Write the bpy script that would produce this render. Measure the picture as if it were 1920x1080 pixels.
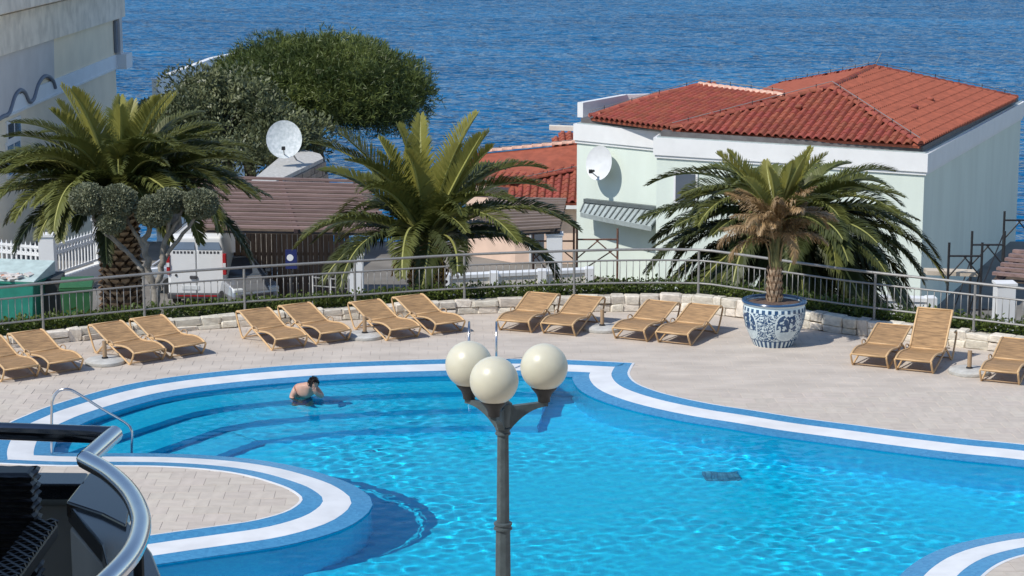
import bpy, bmesh, math, random
import numpy as np
from mathutils import Vector, Matrix, noise, geometry
R_ = math.radians
random.seed(7); np.random.seed(7)
sc = bpy.context.scene
for o in list(bpy.data.objects): bpy.data.objects.remove(o)

# ------------------------------------------------------------------ camera
# a phone held 8.5 m above the pool deck, short telephoto, looking gently down to the sea
FPX, CAMH = 3900.0, 8.5
PITCH = math.atan(740 / FPX)
cam = bpy.data.objects.new('camera', bpy.data.cameras.new('camera'))
sc.collection.objects.link(cam)
cam.location = (0, 0, CAMH)
cam.rotation_euler = (math.pi / 2 - PITCH, 0, 0)
cam.data.sensor_width = 36; cam.data.lens = FPX / 1920 * 36
cam.data.clip_start = 0.1; cam.data.clip_end = 40000
sc.camera = cam

# ------------------------------------------------------------------ sky, sun, exposure
SUN = Vector((-0.53, -0.40, 0.75)).normalized()
w = bpy.data.worlds.new('World'); sc.world = w; w.use_nodes = True
nt = w.node_tree; nt.nodes.clear()
sky = nt.nodes.new('ShaderNodeTexSky'); sky.sky_type = 'NISHITA'; sky.sun_disc = False
sky.sun_elevation = math.asin(SUN.z); sky.sun_rotation = math.atan2(SUN.x, SUN.y) % (2 * math.pi)
sky.air_density = 1.0; sky.dust_density = 0.05; sky.ozone_density = 2.3
bg = nt.nodes.new('ShaderNodeBackground'); bg.inputs[1].default_value = 0.145
ow = nt.nodes.new('ShaderNodeOutputWorld')
nt.links.new(sky.outputs[0], bg.inputs[0]); nt.links.new(bg.outputs[0], ow.inputs[0])
sl = bpy.data.lights.new('sun', 'SUN'); sl.energy = 3.9; sl.angle = R_(0.55); sl.color = (1, 0.955, 0.88)
so = bpy.data.objects.new('sun', sl); sc.collection.objects.link(so)
so.rotation_euler = (-SUN).to_track_quat('-Z', 'Y').to_euler(); so.location = (-20, -15, 40)
sl.cycles.is_caustics_light = True
vs = sc.view_settings
vs.view_transform = 'Standard'; vs.look = 'None'; vs.gamma = 1; vs.exposure = 0.0; vs.use_curve_mapping = False
cy = sc.cycles
cy.use_denoising = True
try: cy.denoiser = 'OPENIMAGEDENOISE'
except Exception: pass
cy.max_bounces = 12; cy.diffuse_bounces = 5; cy.glossy_bounces = 4; cy.transmission_bounces = 8; cy.transparent_max_bounces = 12
cy.sample_clamp_indirect = 6; cy.caustics_refractive = True; cy.caustics_reflective = False; cy.blur_glossy = 0.3

# ------------------------------------------------------------------ surveying helpers
CF = Vector((0, math.cos(PITCH), -math.sin(PITCH))); CU = Vector((0, math.sin(PITCH), math.cos(PITCH)))
def ray(px, py): return CF * FPX + Vector((1, 0, 0)) * (px - 960) + CU * (540 - py)
C0 = Vector((0, 0, CAMH))
def P(px, py, z=0.0):            # sight line down to the level z
    d = ray(px, py); return C0 + d * ((z - CAMH) / d.z)
def PY(px, py, Y):               # sight line out to the distance Y
    d = ray(px, py); return C0 + d * (Y / d.y)
def PX(px, py, X):
    d = ray(px, py); return C0 + d * (X / d.x)

# ------------------------------------------------------------------ object helpers
COL = sc.collection
def tag(o, label=None, cat=None, group=None, kind=None):
    if label: o['label'] = label
    if cat: o['category'] = cat
    if group: o['group'] = group
    if kind: o['kind'] = kind
    return o
def thing(name, label, cat, loc=(0, 0, 0), rz=0, group=None):
    o = bpy.data.objects.new(name, None); COL.objects.link(o)
    o.location = loc; o.rotation_euler = (0, 0, rz); o.empty_display_size = 0.2
    return tag(o, label, cat, group)
def link(name, me, parent=None, loc=None, rot=None, scale=None, mat=None):
    o = bpy.data.objects.new(name, me); COL.objects.link(o)
    if parent: o.parent = parent
    if loc is not None: o.location = loc
    if rot is not None: o.rotation_euler = rot
    if scale is not None: o.scale = scale
    return o
class MB:
    def __init__(s): s.v = []; s.f = []; s.m = []; s.mi = 0
    def add(s, vs, fs):
        b = len(s.v); s.v += [tuple(p) for p in vs]
        for f in fs: s.f.append(tuple(b + i for i in f)); s.m.append(s.mi)
        return s
    def box(s, c, d, rot=None, taper=1.0):
        x, y, z = d[0] / 2, d[1] / 2, d[2] / 2
        vs = [Vector((i * x * (taper if k > 0 else 1), j * y * (taper if k > 0 else 1), k * z)) for k in (-1, 1) for j in (-1, 1) for i in (-1, 1)]
        if rot is not None:
            M = rot if isinstance(rot, Matrix) else Matrix.Rotation(rot, 3, 'Z')
            vs = [M @ p for p in vs]
        c = Vector(c)
        return s.add([p + c for p in vs], [(0, 2, 3, 1), (4, 5, 7, 6), (0, 1, 5, 4), (2, 6, 7, 3), (0, 4, 6, 2), (1, 3, 7, 5)])
    def bbox(s, a, b):
        return s.box([(p + q) / 2 for p, q in zip(a, b)], [abs(q - p) for p, q in zip(a, b)])
    def bar(s, a, b, wd, ht, up=(0, 0, 1)):          # rectangular bar a->b
        a = Vector(a); b = Vector(b); t = (b - a).normalized(); n = t.cross(Vector(up)).normalized(); u = n.cross(t)
        vs = [p + n * i * wd / 2 + u * j * ht / 2 for p in (a, b) for j in (-1, 1) for i in (-1, 1)]
        return s.add(vs, [(0, 1, 3, 2), (4, 6, 7, 5), (0, 4, 5, 1), (2, 3, 7, 6), (0, 2, 6, 4), (1, 5, 7, 3)])
    def tube(s, path, r, n=8, closed=False, caps=True):
        pts = [Vector(p) for p in path]; N = len(pts)
        rr = r if isinstance(r, (list, tuple)) else [r] * N
        ts = []
        for i in range(N):
            a = pts[i - 1] if (i or closed) else pts[0]; b = pts[(i + 1) % N] if (i < N - 1 or closed) else pts[-1]
            ts.append((b - a).normalized())
        n0 = ts[0].orthogonal().normalized(); vs = []; fs = []
        for i in range(N):
            if i:
                n0 = n0 - ts[i] * n0.dot(ts[i])
                n0 = n0.normalized() if n0.length > 1e-6 else ts[i].orthogonal().normalized()
            b0 = ts[i].cross(n0)
            k = 1.0
            if 0 < i < N - 1:
                c = (pts[i] - pts[i - 1]).normalized().dot((pts[i + 1] - pts[i]).normalized())
                k = 1 / max(0.6, math.sqrt(max(0.0, (1 + c) / 2)))
            for j in range(n):
                a = 2 * math.pi * j / n
                vs.append(pts[i] + (n0 * math.cos(a) + b0 * math.sin(a)) * rr[i] * (k if k < 1.35 else 1.2))
        for i in range(N if closed else N - 1):
            for j in range(n):
                k = (i + 1) % N
                fs.append((i * n + j, i * n + (j + 1) % n, k * n + (j + 1) % n, k * n + j))
        if caps and not closed:
            fs.append(tuple(range(n))[::-1]); fs.append(tuple((N - 1) * n + j for j in range(n)))
        return s.add(vs, fs)
    def lathe(s, prof, n=24, c=(0, 0, 0), rot0=0.0):   # prof: (radius, z)
        c = Vector(c); vs = []; fs = []
        for r, z in prof:
            for j in range(n):
                a = rot0 + 2 * math.pi * j / n
                vs.append(c + Vector((r * math.cos(a), r * math.sin(a), z)))
        for i in range(len(prof) - 1):
            for j in range(n):
                fs.append((i * n + j, i * n + (j + 1) % n, (i + 1) * n + (j + 1) % n, (i + 1) * n + j))
        fs.append(tuple(range(n))[::-1]); fs.append(tuple((len(prof) - 1) * n + j for j in range(n)))
        return s.add(vs, fs)
    def prism(s, poly, z0, z1):
        n = len(poly)
        vs = [(p[0], p[1], z0) for p in poly] + [(p[0], p[1], z1) for p in poly]
        a = sum(poly[i][0] * poly[(i + 1) % n][1] - poly[(i + 1) % n][0] * poly[i][1] for i in range(n))
        fs = [tuple(range(n))[::-1], tuple(range(n, 2 * n))] + [(i, (i + 1) % n, n + (i + 1) % n, n + i) for i in range(n)]
        if a < 0: fs = [f[::-1] for f in fs]
        return s.add(vs, fs)
    def mesh(s, name, mats, smooth=False):
        me = bpy.data.meshes.new(name); me.from_pydata(s.v, [], s.f)
        for m in (mats if isinstance(mats, (list, tuple)) else [mats]): me.materials.append(m)
        me.polygons.foreach_set('material_index', s.m)
        if smooth:
            me.polygons.foreach_set('use_smooth', [True] * len(s.f))
        me.update()
        return me
    def build(s, name, mats, parent=None, smooth=False, bevel=0, **k):
        o = link(name, s.mesh(name, mats, smooth), parent, **k)
        if smooth == 'auto': autosmooth(o)
        if bevel:
            md = o.modifiers.new('bevel', 'BEVEL'); md.width = bevel; md.segments = 2; md.limit_method = 'ANGLE'
        return o
def autosmooth(o, ang=40):
    me = o.data; bm = bmesh.new(); bm.from_mesh(me)
    for e in bm.edges:
        if len(e.link_faces) == 2 and e.calc_face_angle(0) > R_(ang): e.smooth = False
    for f in bm.faces: f.smooth = True
    bm.to_mesh(me); bm.free()
def copy_tree(o, parent=None):
    c = o.copy(); COL.objects.link(c); c.parent = parent
    for ch in list(o.children): copy_tree(ch, c)
    return c
def smooth_path(pts, n=8, closed=False):
    pts = [Vector(p) for p in pts]; out = []; N = len(pts)
    for i in range(N if closed else N - 1):
        if closed: p0, p1, p2, p3 = (pts[(i + k) % N] for k in (-1, 0, 1, 2))
        else: p0, p1, p2, p3 = pts[max(i - 1, 0)], pts[i], pts[i + 1], pts[min(i + 2, N - 1)]
        for j in range(n):
            t = j / n
            out.append(0.5 * ((2 * p1) + (p2 - p0) * t + (2 * p0 - 5 * p1 + 4 * p2 - p3) * t * t + (3 * p1 - p0 - 3 * p2 + p3) * t ** 3))
    if not closed: out.append(pts[-1])
    return out
def resample(pts, step):
    pts = [Vector(p) for p in pts]; out = [pts[0].copy()]; acc = 0
    L = sum((b - a).length for a, b in zip(pts, pts[1:])); n = max(2, round(L / step)); st = L / n; want = st; run = 0
    for a, b in zip(pts, pts[1:]):
        d = (b - a).length
        while d > 1e-9 and run + d >= want - 1e-7 and len(out) < n:
            out.append(a.lerp(b, (want - run) / d)); want += st
        run += d
    out.append(pts[-1].copy()); return out

# ------------------------------------------------------------------ materials
def mat(name, col, rough=0.6, var=0.12, scale=6.0, bump=0.0, bscale=40.0, metal=0.0, rnd=0.0, hue=0.0, spec=0.5, stretch=None, col2=None, detail=4, lo=0.35, hi=0.65):
    m = bpy.data.materials.new(name); m.use_nodes = True
    t = m.node_tree; p = t.nodes['Principled BSDF']; N = t.nodes.new; Lk = t.links.new
    p.inputs['Roughness'].default_value = rough; p.inputs['Metallic'].default_value = metal
    p.inputs['Specular IOR Level'].default_value = spec
    tc = N('ShaderNodeTexCoord'); mp = N('ShaderNodeMapping'); Lk(tc.outputs['Object'], mp.inputs[0])
    if stretch: mp.inputs['Scale'].default_value = stretch
    nz = N('ShaderNodeTexNoise'); nz.inputs['Scale'].default_value = scale; nz.inputs['Detail'].default_value = detail
    Lk(mp.outputs[0], nz.inputs[0])
    cr = N('ShaderNodeValToRGB'); cr.color_ramp.elements[0].position = lo; cr.color_ramp.elements[1].position = hi
    c = Vector(col)
    a = [min(1, x * (1 - var)) for x in c]; b = [min(1, x * (1 + var)) for x in c]
    if col2: a, b = list(col), list(col2)
    cr.color_ramp.elements[0].color = (*a, 1); cr.color_ramp.elements[1].color = (*b, 1)
    Lk(nz.outputs[0], cr.inputs[0]); last = cr.outputs[0]
    if rnd or hue:
        oi = N('ShaderNodeObjectInfo'); hs = N('ShaderNodeHueSaturation')
        for inp, amt, base in (('Value', rnd, 1.0), ('Hue', hue, 0.5)):
            if amt:
                mr = N('ShaderNodeMapRange'); mr.inputs[3].default_value = base - amt; mr.inputs[4].default_value = base + amt
                src = oi.outputs['Random']
                if inp == 'Hue':
                    mm = N('ShaderNodeMath'); mm.operation = 'MULTIPLY'; mm.inputs[1].default_value = 7.31
                    fr = N('ShaderNodeMath'); fr.operation = 'FRACT'; Lk(src, mm.inputs[0]); Lk(mm.outputs[0], fr.inputs[0]); src = fr.outputs[0]
                Lk(src, mr.inputs[0]); Lk(mr.outputs[0], hs.inputs[inp])
        Lk(last, hs.inputs['Color']); last = hs.outputs[0]
    Lk(last, p.inputs['Base Color'])
    if bump:
        nb = N('ShaderNodeTexNoise'); nb.inputs['Scale'].default_value = bscale; nb.inputs['Detail'].default_value = 5
        Lk(mp.outputs[0], nb.inputs[0])
        bp = N('ShaderNodeBump'); bp.inputs['Strength'].default_value = bump; bp.inputs['Distance'].default_value = 0.02
        Lk(nb.outputs[0], bp.inputs['Height']); Lk(bp.outputs[0], p.inputs['Normal'])
    return m
def leafmat(name, col, col2, rough=0.45, trans=0.3, scale=1.5, rnd=0.15):
    m = mat(name, col, rough=rough, scale=scale, rnd=rnd, col2=col2, spec=0.4)
    t = m.node_tree; p = t.nodes['Principled BSDF']; o = t.nodes['Material Output']
    tr = t.nodes.new('ShaderNodeBsdfTranslucent'); mx = t.nodes.new('ShaderNodeMixShader'); mx.inputs[0].default_value = trans
    src = p.inputs['Base Color'].links[0].from_socket
    t.links.new(src, tr.inputs[0]); t.links.new(p.outputs[0], mx.inputs[1]); t.links.new(tr.outputs[0], mx.inputs[2]); t.links.new(mx.outputs[0], o.inputs[0])
    return m
M = {}
M['paver'] = mat('paver', (0.565, 0.495, 0.425), 0.75, 0.07, 3, 0.25, 25, stretch=(1, 2.5, 1), rnd=0.05, hue=0.006)
M['paver_many'] = mat('paver_many', (0.565, 0.495, 0.425), 0.75, 0.10, 1.1, 0.3, 25, stretch=(1, 2.0, 1), detail=9)
M['grout'] = mat('grout', (0.52, 0.465, 0.41), 0.9, 0.08, 4)
def mosaic(name, col, dark, bright):
    m = mat(name, col, 0.25, 0.1, 3, spec=0.4); t = m.node_tree; p = t.nodes['Principled BSDF']
    tc = t.nodes.new('ShaderNodeTexCoord'); vo = t.nodes.new('ShaderNodeTexVoronoi'); vo.inputs['Scale'].default_value = 22
    vo.inputs['Randomness'].default_value = 0.15
    t.links.new(tc.outputs['Object'], vo.inputs['Vector'])
    sp = t.nodes.new('ShaderNodeSeparateColor'); t.links.new(vo.outputs['Color'], sp.inputs[0])
    n2 = t.nodes.new('ShaderNodeTexNoise'); n2.inputs['Scale'].default_value = 1.1; n2.inputs['Detail'].default_value = 3
    t.links.new(tc.outputs['Object'], n2.inputs[0])
    ad = t.nodes.new('ShaderNodeMath'); ad.operation = 'MULTIPLY_ADD'; ad.inputs[1].default_value = 0.55; t.links.new(sp.outputs[0], ad.inputs[0])
    mu = t.nodes.new('ShaderNodeMath'); mu.operation = 'MULTIPLY'; mu.inputs[1].default_value = 0.45; t.links.new(n2.outputs[0], mu.inputs[0])
    t.links.new(mu.outputs[0], ad.inputs[2])
    cr = t.nodes.new('ShaderNodeValToRGB'); cr.color_ramp.elements[0].color = (*dark, 1); cr.color_ramp.elements[1].color = (*bright, 1)
    t.links.new(ad.outputs[0], cr.inputs[0]); t.links.new(cr.outputs[0], p.inputs['Base Color'])
    return m
M['mosaic_blue'] = mosaic('mosaic_blue', (0.06, 0.28, 0.5), (0.035, 0.20, 0.40), (0.075, 0.32, 0.56))
M['mosaic_white'] = mat('mosaic_white', (0.78, 0.78, 0.78), 0.35, 0.07, 2.2, detail=7)
M['pool_floor'] = mosaic('pool_floor', (0.02, 0.5, 0.8), (0.0, 0.56, 0.92), (0.01, 0.74, 1.0))
M['pool_step'] = mosaic('pool_step', (0.03, 0.4, 0.7), (0.01, 0.50, 0.82), (0.05, 0.68, 0.95))
M['pool_nosing'] = mosaic('pool_nosing', (0.01, 0.2, 0.45), (0.01, 0.50, 0.84), (0.02, 0.60, 0.92))
M['stone'] = mat('stone', (0.73, 0.67, 0.57), 0.9, 0.16, 3, 0.6, 14, rnd=0.17, hue=0.012)
M['mortar'] = mat('mortar', (0.46, 0.42, 0.36), 0.95, 0.2, 8, 0.5, 30)
M['steel_paint'] = mat('steel_paint', (0.27, 0.265, 0.255), 0.45, 0.08, 20, metal=0.2)
M['chrome'] = mat('chrome', (0.58, 0.58, 0.60), 0.2, 0.03, 10, metal=1.0)
M['steel_dark_reflect'] = mat('steel_dark_reflect', (0.22, 0.225, 0.24), 0.16, 0.08, 10, metal=1.0)  # same rail steel, darkened for the dark surroundings it mirrors
M['rattan'] = mat('rattan', (0.41, 0.245, 0.115), 0.6, 0.34, 5, 0.5, 60, rnd=0.10, stretch=(9, 0.8, 9))
M['rattan_frame'] = mat('rattan_frame', (0.64, 0.42, 0.215), 0.5, 0.08, 10, rnd=0.05)
M['brown_frame'] = mat('brown_frame', (0.40, 0.27, 0.16), 0.5, 0.08, 10)
M['concrete'] = mat('concrete', (0.50, 0.49, 0.46), 0.85, 0.15, 8, 0.4, 40)
M['soil'] = mat('soil', (0.12, 0.08, 0.06), 0.95, 0.3, 20, 0.8, 40)
M['mint'] = mat('mint', (0.70, 0.77, 0.69), 0.85, 0.045, 1.2, 0.2, 60, stretch=(1, 1, .25), detail=7)
M['white_paint'] = mat('white_paint', (0.80, 0.80, 0.79), 0.6, 0.03, 2, 0.1, 50)
M['offwhite'] = mat('offwhite', (0.78, 0.72, 0.62), 0.8, 0.05, 2, 0.1, 50)
M['pink_wall'] = mat('pink_wall', (0.78, 0.58, 0.46), 0.8, 0.06, 2)
M['gutter'] = mat('gutter', (0.06, 0.06, 0.065), 0.5, 0.2, 8)
M['upstand_shade'] = mat('upstand_shade', (0.13, 0.12, 0.12), 0.7, 0.2, 4)  # kept dark to carry the shadow under the overhanging tiles
M['drain'] = mat('drain', (0.05, 0.24, 0.38), 0.6, 0.15, 10)
M['terracotta'] = mat('terracotta', (0.30, 0.075, 0.046), 0.75, 0.16, 5, 0.3, 30, rnd=0.16, hue=0.008)
M['terracotta_many'] = mat('terracotta_many', (0.345, 0.09, 0.048), 0.75, 0.16, 3.5, 0.3, 30)
M['mortar_pale'] = mat('mortar_pale', (0.68, 0.42, 0.32), 0.85, 0.25, 6)
M['zinc'] = mat('zinc', (0.40, 0.45, 0.44), 0.5, 0.1, 6, metal=0.3)
M['zinc_rib'] = mat('zinc_rib', (0.12, 0.14, 0.14), 0.5, 0.1, 6)
M['dish'] = mat('dish', (0.72, 0.73, 0.73), 0.45, 0.04, 5)
M['dish_worn'] = mat('dish_worn', (0.52, 0.57, 0.58), 0.6, 0.2, 9, col2=(0.74, 0.77, 0.78))
M['black'] = mat('black', (0.02, 0.02, 0.02), 0.5, 0.2, 10)
M['iron'] = mat('iron', (0.018, 0.018, 0.02), 0.55, 0.2, 10)
M['rust_iron'] = mat('rust_iron', (0.16, 0.075, 0.05), 0.7, 0.3, 10)
M['plank'] = mat('plank', (0.62, 0.52, 0.40), 0.8, 0.12, 6)
M['pergola'] = mat('pergola', (0.26, 0.17, 0.15), 0.7, 0.2, 3, 0.3, 20, rnd=0.12, stretch=(0.3, 4, 4))
M['pergola_grey'] = mat('pergola_grey', (0.22, 0.165, 0.135), 0.75, 0.25, 3, 0.3, 20, rnd=0.15, stretch=(0.3, 4, 4))
M['grey_plaster'] = mat('grey_plaster', (0.62, 0.60, 0.60), 0.9, 0.06, 0.8, 0.3, 20)
M['rough_plaster'] = mat('rough_plaster', (0.80, 0.73, 0.64), 0.95, 0.13, 1.6, 0.35, 7)
M['beige_plaster'] = mat('beige_plaster', (0.88, 0.77, 0.60), 0.9, 0.04, 0.8, 0.2, 20)
M['pale_band'] = mat('pale_band', (0.80, 0.84, 0.88), 0.8, 0.03, 1)
M['blue_grey'] = mat('blue_grey', (0.20, 0.23, 0.29), 0.7, 0.05, 1)
M['glass_dark'] = mat('glass_dark', (0.10, 0.12, 0.15), 0.08, 0.1, 1, spec=0.8)
M['glass_blue'] = mat('glass_blue', (0.16, 0.21, 0.28), 0.1, 0.1, 1, spec=0.8)
M['trunk_palm'] = mat('trunk_palm', (0.10, 0.06, 0.035), 0.9, 0.3, 6, 0.6, 20, col2=(0.22, 0.14, 0.085))
M['trunk_scar'] = mat('trunk_scar', (0.36, 0.23, 0.14), 0.9, 0.25, 9, 0.5, 25, col2=(0.55, 0.42, 0.29))
M['trunk_grey'] = mat('trunk_grey', (0.30, 0.27, 0.23), 0.9, 0.25, 6, 0.7, 14)
M['trunk_dark'] = mat('trunk_dark', (0.09, 0.065, 0.045), 0.9, 0.25, 5, 0.7, 14)
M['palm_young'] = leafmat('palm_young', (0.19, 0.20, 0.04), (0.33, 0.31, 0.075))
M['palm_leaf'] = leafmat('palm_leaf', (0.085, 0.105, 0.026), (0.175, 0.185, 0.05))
M['palm_shade'] = leafmat('palm_shade', (0.045, 0.06, 0.02), (0.09, 0.105, 0.032))  # leaf of the low fronds, darkened to carry shade inside the crown
M['palm_dead'] = leafmat('palm_dead', (0.26, 0.17, 0.085), (0.42, 0.28, 0.14), trans=0.15)
M['rachis'] = mat('rachis', (0.30, 0.30, 0.09), 0.5, 0.15, 4)
M['rachis_dead'] = mat('rachis_dead', (0.34, 0.23, 0.12), 0.6, 0.15, 4)
M['petiole'] = mat('petiole', (0.10, 0.11, 0.035), 0.7, 0.3, 9, col2=(0.20, 0.18, 0.07))
M['pine'] = leafmat('pine', (0.035, 0.062, 0.016), (0.15, 0.185, 0.05), trans=0.15, scale=0.55)
M['olive'] = leafmat('olive', (0.08, 0.10, 0.05), (0.22, 0.24, 0.12), trans=0.15, scale=0.8)
M['topiary'] = leafmat('topiary', (0.15, 0.165, 0.105), (0.28, 0.295, 0.19), trans=0.15, scale=3)
M['hedge'] = leafmat('hedge', (0.075, 0.12, 0.022), (0.17, 0.22, 0.045), trans=0.25, scale=2)
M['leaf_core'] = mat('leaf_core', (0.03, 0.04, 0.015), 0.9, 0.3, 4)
M['ground'] = mat('ground', (0.20, 0.185, 0.165), 0.95, 0.25, 0.5, 0.4, 4)
M['retaining'] = mat('retaining', (0.42, 0.39, 0.34), 0.95, 0.15, 1, 0.4, 8)
M['car_white'] = mat('car_white', (0.80, 0.80, 0.79), 0.25, 0.02, 3)
M['car_silver'] = mat('car_silver', (0.42, 0.43, 0.45), 0.25, 0.05, 3, metal=0.6)
M['tyre'] = mat('tyre', (0.02, 0.02, 0.02), 0.8, 0.2, 10)
M['red_lamp'] = mat('red_lamp', (0.40, 0.02, 0.025), 0.2, 0.1, 8)
M['plate'] = mat('plate', (0.70, 0.72, 0.72), 0.5, 0.05, 8)
M['bin_teal'] = mat('bin_teal', (0.02, 0.22, 0.16), 0.5, 0.1, 4)
M['bin_green'] = mat('bin_green', (0.03, 0.13, 0.045), 0.5, 0.1, 4)
M['bin_lid'] = mat('bin_lid', (0.46, 0.56, 0.54), 0.55, 0.12, 4)
M['bin_shade'] = mat('bin_shade', (0.05, 0.055, 0.055), 0.6, 0.1, 4)
M['litter'] = mat('litter', (0.70, 0.66, 0.62), 0.7, 0.2, 5, col2=(0.65, 0.25, 0.10), lo=0.55, hi=0.62)
M['sign_blue'] = mat('sign_blue', (0.02, 0.03, 0.13), 0.4, 0.05, 4)
M['globe'] = mat('globe', (0.67, 0.64, 0.51), 0.34, 0.03, 7)
M['globe'].node_tree.nodes['Principled BSDF'].inputs['Subsurface Weight'].default_value = 0.25
M['globe'].node_tree.nodes['Principled BSDF'].inputs['Subsurface Radius'].default_value = (0.08, 0.07, 0.05)
M['lamp_iron'] = mat('lamp_iron', (0.075, 0.098, 0.105), 0.48, 0.15, 12, 0.2, 60)
M['granite'] = mat('granite', (0.012, 0.013, 0.016), 0.18, 0.3, 60)
M['wicker_black'] = mat('wicker_black', (0.016, 0.014, 0.015), 0.45, 0.25, 40)
M['inner_plaster'] = mat('inner_plaster', (0.36, 0.34, 0.30), 0.9, 0.06, 3)
M['hotel'] = mat('hotel', (0.45, 0.42, 0.38), 0.9, 0.05, 1)
M['skin'] = mat('skin', (0.58, 0.33, 0.24), 0.5, 0.08, 8)
M['skin'].node_tree.nodes['Principled BSDF'].inputs['Subsurface Weight'].default_value = 0.1
M['hair'] = mat('hair', (0.018, 0.012, 0.01), 0.5, 0.3, 30)
M['shorts'] = mat('shorts', (0.03, 0.10, 0.22), 0.8, 0.1, 8)
M['wood_gate'] = mat('wood_gate', (0.20, 0.13, 0.09), 0.8, 0.25, 4, rnd=0.12, stretch=(4, 4, 0.4))

# ------------------------------------------------------------------ sea
SEA_Z = -14.0
def sea_material():
    m = bpy.data.materials.new('sea_water'); m.use_nodes = True; t = m.node_tree; p = t.nodes['Principled BSDF']; N = t.nodes.new; Lk = t.links.new
    p.inputs['Roughness'].default_value = 0.10; p.inputs['IOR'].default_value = 1.33; p.inputs['Specular IOR Level'].default_value = 0.35
    tc = N('ShaderNodeTexCoord')
    def nz(scale, sx, sy, det, rough=0.55, rot=0.0):
        mp = N('ShaderNodeMapping'); mp.inputs['Scale'].default_value = (sx, sy, 1); mp.inputs['Rotation'].default_value = (0, 0, rot); Lk(tc.outputs['Object'], mp.inputs[0])
        n = N('ShaderNodeTexNoise'); n.inputs['Scale'].default_value = scale; n.inputs['Detail'].default_value = det; n.inputs['Roughness'].default_value = rough
        n.inputs['Distortion'].default_value = 0.4
        Lk(mp.outputs[0], n.inputs[0]); return n
    a = nz(0.13, 1.0, 1.15, 3, 0.5, 0.25); b = nz(0.42, 1.0, 1.1, 2, 0.5, -0.2); c = nz(0.012, 1, 2.6, 5)
    m1 = N('ShaderNodeMath'); m1.operation = 'MULTIPLY_ADD'; m1.inputs[1].default_value = 0.45; Lk(b.outputs[0], m1.inputs[0]); Lk(a.outputs[0], m1.inputs[2])
    bp = N('ShaderNodeBump'); bp.inputs['Strength'].default_value = 1.0; bp.inputs['Distance'].default_value = 3.6
    Lk(m1.outputs[0], bp.inputs['Height']); Lk(bp.outputs[0], p.inputs['Normal'])
    cr = N('ShaderNodeValToRGB'); cr.color_ramp.elements[0].position = 0.3; cr.color_ramp.elements[1].position = 0.7
    cr.color_ramp.elements[0].color = (0.004, 0.085, 0.215, 1); cr.color_ramp.elements[1].color = (0.010, 0.15, 0.34, 1)
    Lk(c.outputs[0], cr.inputs[0]); Lk(cr.outputs[0], p.inputs['Base Color'])
    df = N('ShaderNodeBsdfDiffuse'); gl = N('ShaderNodeBsdfGlossy'); gl.inputs['Roughness'].default_value = 0.16; fr = N('ShaderNodeFresnel'); fr.inputs['IOR'].default_value = 1.33
    Lk(cr.outputs[0], df.inputs[0]); Lk(bp.outputs[0], gl.inputs['Normal']); Lk(bp.outputs[0], fr.inputs['Normal']); Lk(bp.outputs[0], df.inputs['Normal'])
    mu = N('ShaderNodeMath'); mu.operation = 'MULTIPLY'; mu.inputs[1].default_value = 0.44; Lk(fr.outputs[0], mu.inputs[0])
    mx = N('ShaderNodeMixShader'); Lk(mu.outputs[0], mx.inputs[0]); Lk(df.outputs[0], mx.inputs[1]); Lk(gl.outputs[0], mx.inputs[2]); Lk(mx.outputs[0], t.nodes['Material Output'].inputs[0])
    return m
mb = MB(); mb.add([(-9000, 70, 0), (9000, 70, 0), (9000, 20000, 0), (-9000, 20000, 0)], [(0, 1, 2, 3)])
sea = mb.build('sea', sea_material(), loc=(0, 0, SEA_Z)); tag(sea, 'open blue sea rippled by small waves', 'sea', kind='structure')

# ------------------------------------------------------------------ pool outline (surveyed on the deck level)
arc = [(-22, 868), (-24, 846), (-12, 818), (11, 797), (50, 779), (96, 761), (198, 731), (291, 712), (420, 696), (600, 682), (827, 674), (962, 673.5), (1072, 675.5), (1187, 681)]
scv = [(1187, 681), (1180, 693), (1178, 703), (1189.6, 717), (1217, 729.6), (1267, 744), (1340, 759), (1412, 770), (1500, 784), (1600, 797), (1700, 810), (1817, 824), (1920, 834),
       (2150, 862), (2330, 900), (2390, 945), (2300, 1000), (2060, 1024), (1975, 1031), (1920, 1041), (1882, 1053), (1853, 1070), (1832, 1092), (1815, 1130), (1770, 1190), (1650, 1260), (1350, 1330),
       (900, 1360), (420, 1325), (60, 1235), (-110, 1150), (-90, 1085), (80, 1036), (284, 1004), (400, 988), (475, 977), (531, 962), (557, 948), (566, 936), (556, 925), (531, 912), (469, 893), (400, 881.5), (309, 875), (219, 873.5), (100, 873), (-22, 868)]
def srv(l): return [P(*q) for q in l]
segA = resample(smooth_path(srv(arc), 8), 0.16); segB = resample(smooth_path(srv(scv), 8), 0.16)
OUT = [Vector((p.x, p.y)) for p in segA[:-1] + segB[:-1]]
def area(pl): return sum(pl[i].x * pl[(i + 1) % len(pl)].y - pl[(i + 1) % len(pl)].x * pl[i].y for i in range(len(pl))) / 2
if area(OUT) < 0: OUT.reverse()
def offset(pl, d):          # inward for counter-clockwise outline, mitred
    n = len(pl); out = []
    for i in range(n):
        a, b, c = pl[i - 1], pl[i], pl[(i + 1) % n]
        e1 = (b - a).normalized(); e2 = (c - b).normalized()
        n1 = Vector((-e1.y, e1.x)); n2 = Vector((-e2.y, e2.x)); m = (n1 + n2)
        m = m.normalized() if m.length > 1e-6 else n1
        out.append(b + m * d / max(0.5, m.dot(n1)))
    return out
def inside(pl, x, y):
    r = False; j = len(pl) - 1
    for i in range(len(pl)):
        a, b = pl[i], pl[j]
        if (a.y > y) != (b.y > y) and x < (b.x - a.x) * (y - a.y) / (b.y - a.y) + a.x: r = not r
        j = i
    return r
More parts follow.
